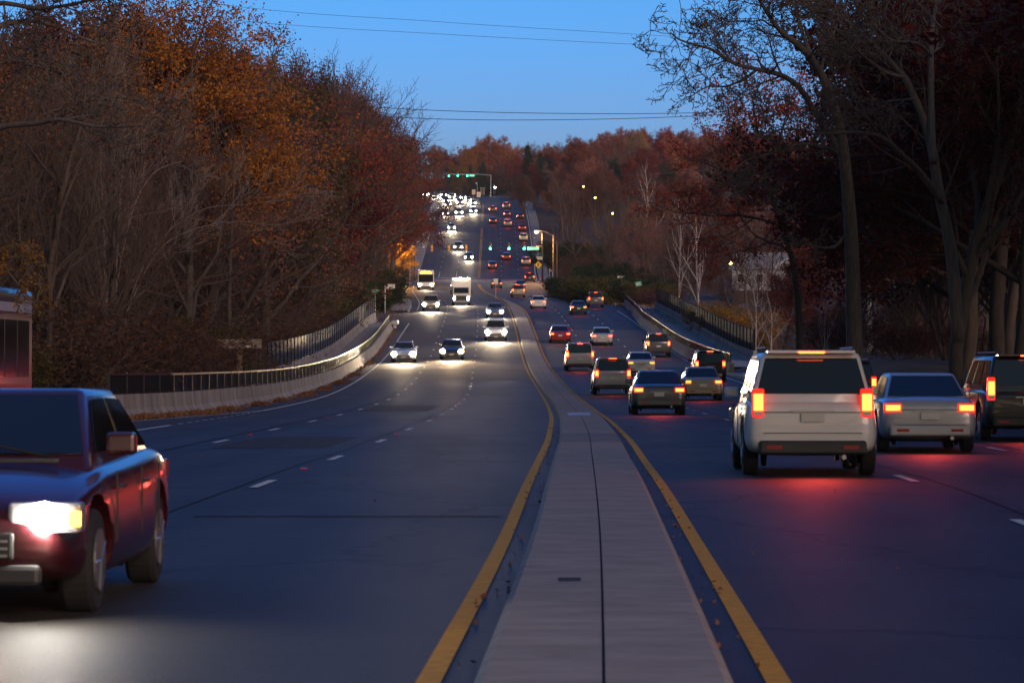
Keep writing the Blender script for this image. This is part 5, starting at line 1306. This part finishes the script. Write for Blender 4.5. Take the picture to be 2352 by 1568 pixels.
limb_tree('multi_stem_tree', 'pale many-stemmed bare tree fanning up behind the left railing', 121, [
    ([(250,880),(247,780),(243,640),(236,480),(228,330),(222,260)], .07, .015, 2, (.25,2.6)),
    ([(258,880),(262,760),(268,600),(276,450),(290,330)], .07, .015, -2, (.25,2.6)),
    ([(262,880),(280,760),(325,620),(390,530),(470,480),(560,470)], .05, .01, -3, (.3,2.0)),
    ([(262,870),(300,700),(380,560),(520,510),(640,520)], .04, .008, -1, (.3,1.8)),
    ([(246,870),(228,740),(190,600),(150,520),(110,470)], .05, .01, 1, (.3,2.2)),
    ([(255,870),(262,700),(300,500),(350,400),(420,370)], .05, .01, 3, (.3,2.2)),
    ([(250,870),(236,700),(210,480),(180,360)], .045, .01, -3, (.3,2.2)),
    ], 75, bark=M_TWIGP, P_=P_arc)
for (u, v0_, lab, y_) in [(435,862,'slender grey trunk right of the many-stemmed tree',150),(530,855,'tall straight brown trunk behind the wooden sign',152),(615,800,'tall thin trunk right of the wooden sign, behind the fence',210)]:
    limb_tree('bare_tree', lab, y_, [([(u,v0_),(u-4,v0_-160),(u+3,v0_-340),(u+8,v0_-520)], .17 if u == 530 else .09, .03, 2, (.4,2.4))], 80+u, P_=P_arc, bark=M_BARK)
limb_tree('oak_tree', 'near oak at the left edge reaching long bare branches into the picture', 72, [
    ([(-260,1100),(-240,700),(-200,420),(-150,200),(-110,-100)], .30, .16, 0, (.5,1.6)),
    ([(-200,420),(-90,330),(0,292),(80,284),(140,275),(230,292),(330,287)], .11, .02, -4, (.4,1.0)),
    ([(110,279),(150,262),(190,236),(260,224),(330,232)], .05, .015, -2, (.3,.9)),
    ([(-150,200),(-60,90),(40,50),(120,58),(200,92),(260,106)], .09, .015, 3, (.3,1.1)),
    ([(-130,80),(-20,10),(90,20),(190,5),(280,-20)], .08, .02, -3, (.3,1.2)),
    ([(-180,300),(-80,180),(30,140),(110,160),(180,150)], .06, .012, 4, (.3,1.1)),
    ], 76, leaf=(LEAF['russet'], 1, .14, .075, .14))
limb_tree('maple_tree', 'yellow-leaved branches of a near tree at the left edge', 60, [
    ([(-300,1200),(-260,900),(-200,650),(-160,450)], .12, .05, 0, (.6,.9)),
    ([(-200,640),(-80,590),(-10,600),(40,650),(85,705)], .03, .008, -1, (.4,.5)),
    ([(-120,600),(-40,640),(10,690),(40,740)], .02, .006, 1, (.4,.4)),
    ([(-100,590),(-20,570),(40,610)], .02, .006, 2, (.4,.4)),
    ], 77, leaf=(LEAF['gold'], 2, .05, .06, .5))

# ------------------------------------------------------------------ leaf litter
rng = np.random.default_rng(3)
def litter(name, label, pts_fn, n, size):
    T = np.array([pts_fn() for _ in range(n)])
    V = leaves(rng, T, 1, .001, size)
    me = mesh_quads(name, V, mat('dead_leaf', (.16,.07,.03), .8, var=.5, scale=3))
    o = bpy.data.objects.new(name, me); COL.objects.link(o); tag(o, label, kind='stuff')
clumps = [(104,1.6,.8),(113,1.0,.5),(100,1.0,.4),(96,.8,.4),(135,.8,.4),(150,1.2,.5),(163,1.4,.6),(178,1.6,.6),(125,.8,.3),(195,1.4,.5),(220,1.5,.5),(92,1,.4)]
def f1():
    c = random.choice(clumps) if random.random() < .75 else (random.uniform(90,290), 1, .35)
    y = random.gauss(c[0], c[1]); y = max(89, y); o = LB(y) + .05 + abs(random.gauss(0, c[2]*.5))
    return (cx(y)+o, y, rz(y) + max(.01, .16 - .25*(o-LB(y))) * random.random() + .01)
random.seed(9)
litter('leaf_litter', 'drifts of dead brown leaves along the foot of the left barrier', f1, 9000, .11)
def f2():
    y = random.uniform(300, 470); o = random.uniform(11.5, 17) if random.random() < .6 else -random.uniform(12.2, 17)
    return (cx(y)+o, y, max(gz(o, y)+.02, rz(y)+.15))
litter('leaf_litter', 'dead leaves scattered on the verges past the bridge', f2, 6000, .16)
def f3():
    y = random.uniform(16, 80); o = random.choice((-1,1))*random.uniform(.62, .85) if random.random() < .8 else random.uniform(-11, 11)
    return (cx(y)+o, y, rz(y)+.035)
litter('leaf_litter', 'a few stray leaves lying on the road and along the median', f3, 260, .045)
for k, pr in PR.items():
    if k not in USED: 
        for c in list(pr.children): bpy.data.objects.remove(c)
        bpy.data.objects.remove(pr)
for o in bpy.data.objects:
    if 'h' in o.keys(): del o['h']

# ------------------------------------------------------------------ evening haze
b = MB(); b.box(-440, 440, -70, 1910, -20, 75)
hz = b.build('haze', None); tag(hz, kind='stuff')
hm = bpy.data.materials.new('haze'); hm.use_nodes = True; hn = hm.node_tree.nodes; hn.clear()
ho = hn.new('ShaderNodeOutputMaterial'); hv = hn.new('ShaderNodeVolumePrincipled'); hv.inputs['Color'].default_value = (.97,.92,.88,1)
hv.inputs['Density'].default_value = 0.00007; hv.inputs['Anisotropy'].default_value = .3
hm.node_tree.links.new(hv.outputs[0], ho.inputs['Volume']); hz.data.materials.append(hm)
scene.cycles.volume_bounces = 0

# labels: what is left alike is told apart by its order from the left
LONG = (('above the near end of the left railing','by the left railing end'),('above the middle of the tall left fence','above the tall left fence'),('by the near end of the tall left fence','by the near end of the left fence'),('by the far end of the tall left fence','by the left fence end'),('under the trees ',''),('against the sky, ','',),('between the two big oak trunks','between the big oaks'),('further on, middle row','mid row'),('on the hilltop slope, by','on the hilltop, by'),('on the hilltop slope, left of','on the hilltop left of'),(' thin-leaved',''),(' full-leaved',''),(', middle row',''),(', rear row',', behind'))
def shorten(t):
    for a_, b_ in LONG:
        if len(t.split()) <= 11: break
        t = t.replace(a_, b_)
    return t
tops = [o for o in bpy.data.objects if o.parent is None and 'label' in o.keys()]
for o in tops: o['label'] = shorten(o['label'])
same = {}
for o in tops: same.setdefault(o['label'], []).append(o)
ORD = ['leftmost','second from left','third from left','fourth from left','fifth from left','sixth from left','seventh from left','eighth from left','ninth from left','tenth from left','eleventh from left','twelfth from left']
for lab, os_ in same.items():
    if 1 < len(os_) <= 13 and os_[0]['category'] in ('tree','bush'):
        os_.sort(key=lambda o: o.location.x / max(1, o.location.y))
        for i, o in enumerate(os_):
            w = ORD[i] if len(os_) > 3 and i < len(os_)-1 else ['leftmost','middle','rightmost'][i] if len(os_) == 3 else ['left one','right one'][i] if len(os_) == 2 else 'rightmost'
            o['label'] = '%s, %s' % (lab, w)
            if len(o['label'].split()) > 16: o['label'] = o['label'].replace('pinkish brown', 'pinkish').replace('dark green bushes', 'green bushes').replace('the far end of ', '').replace(' from left', '')
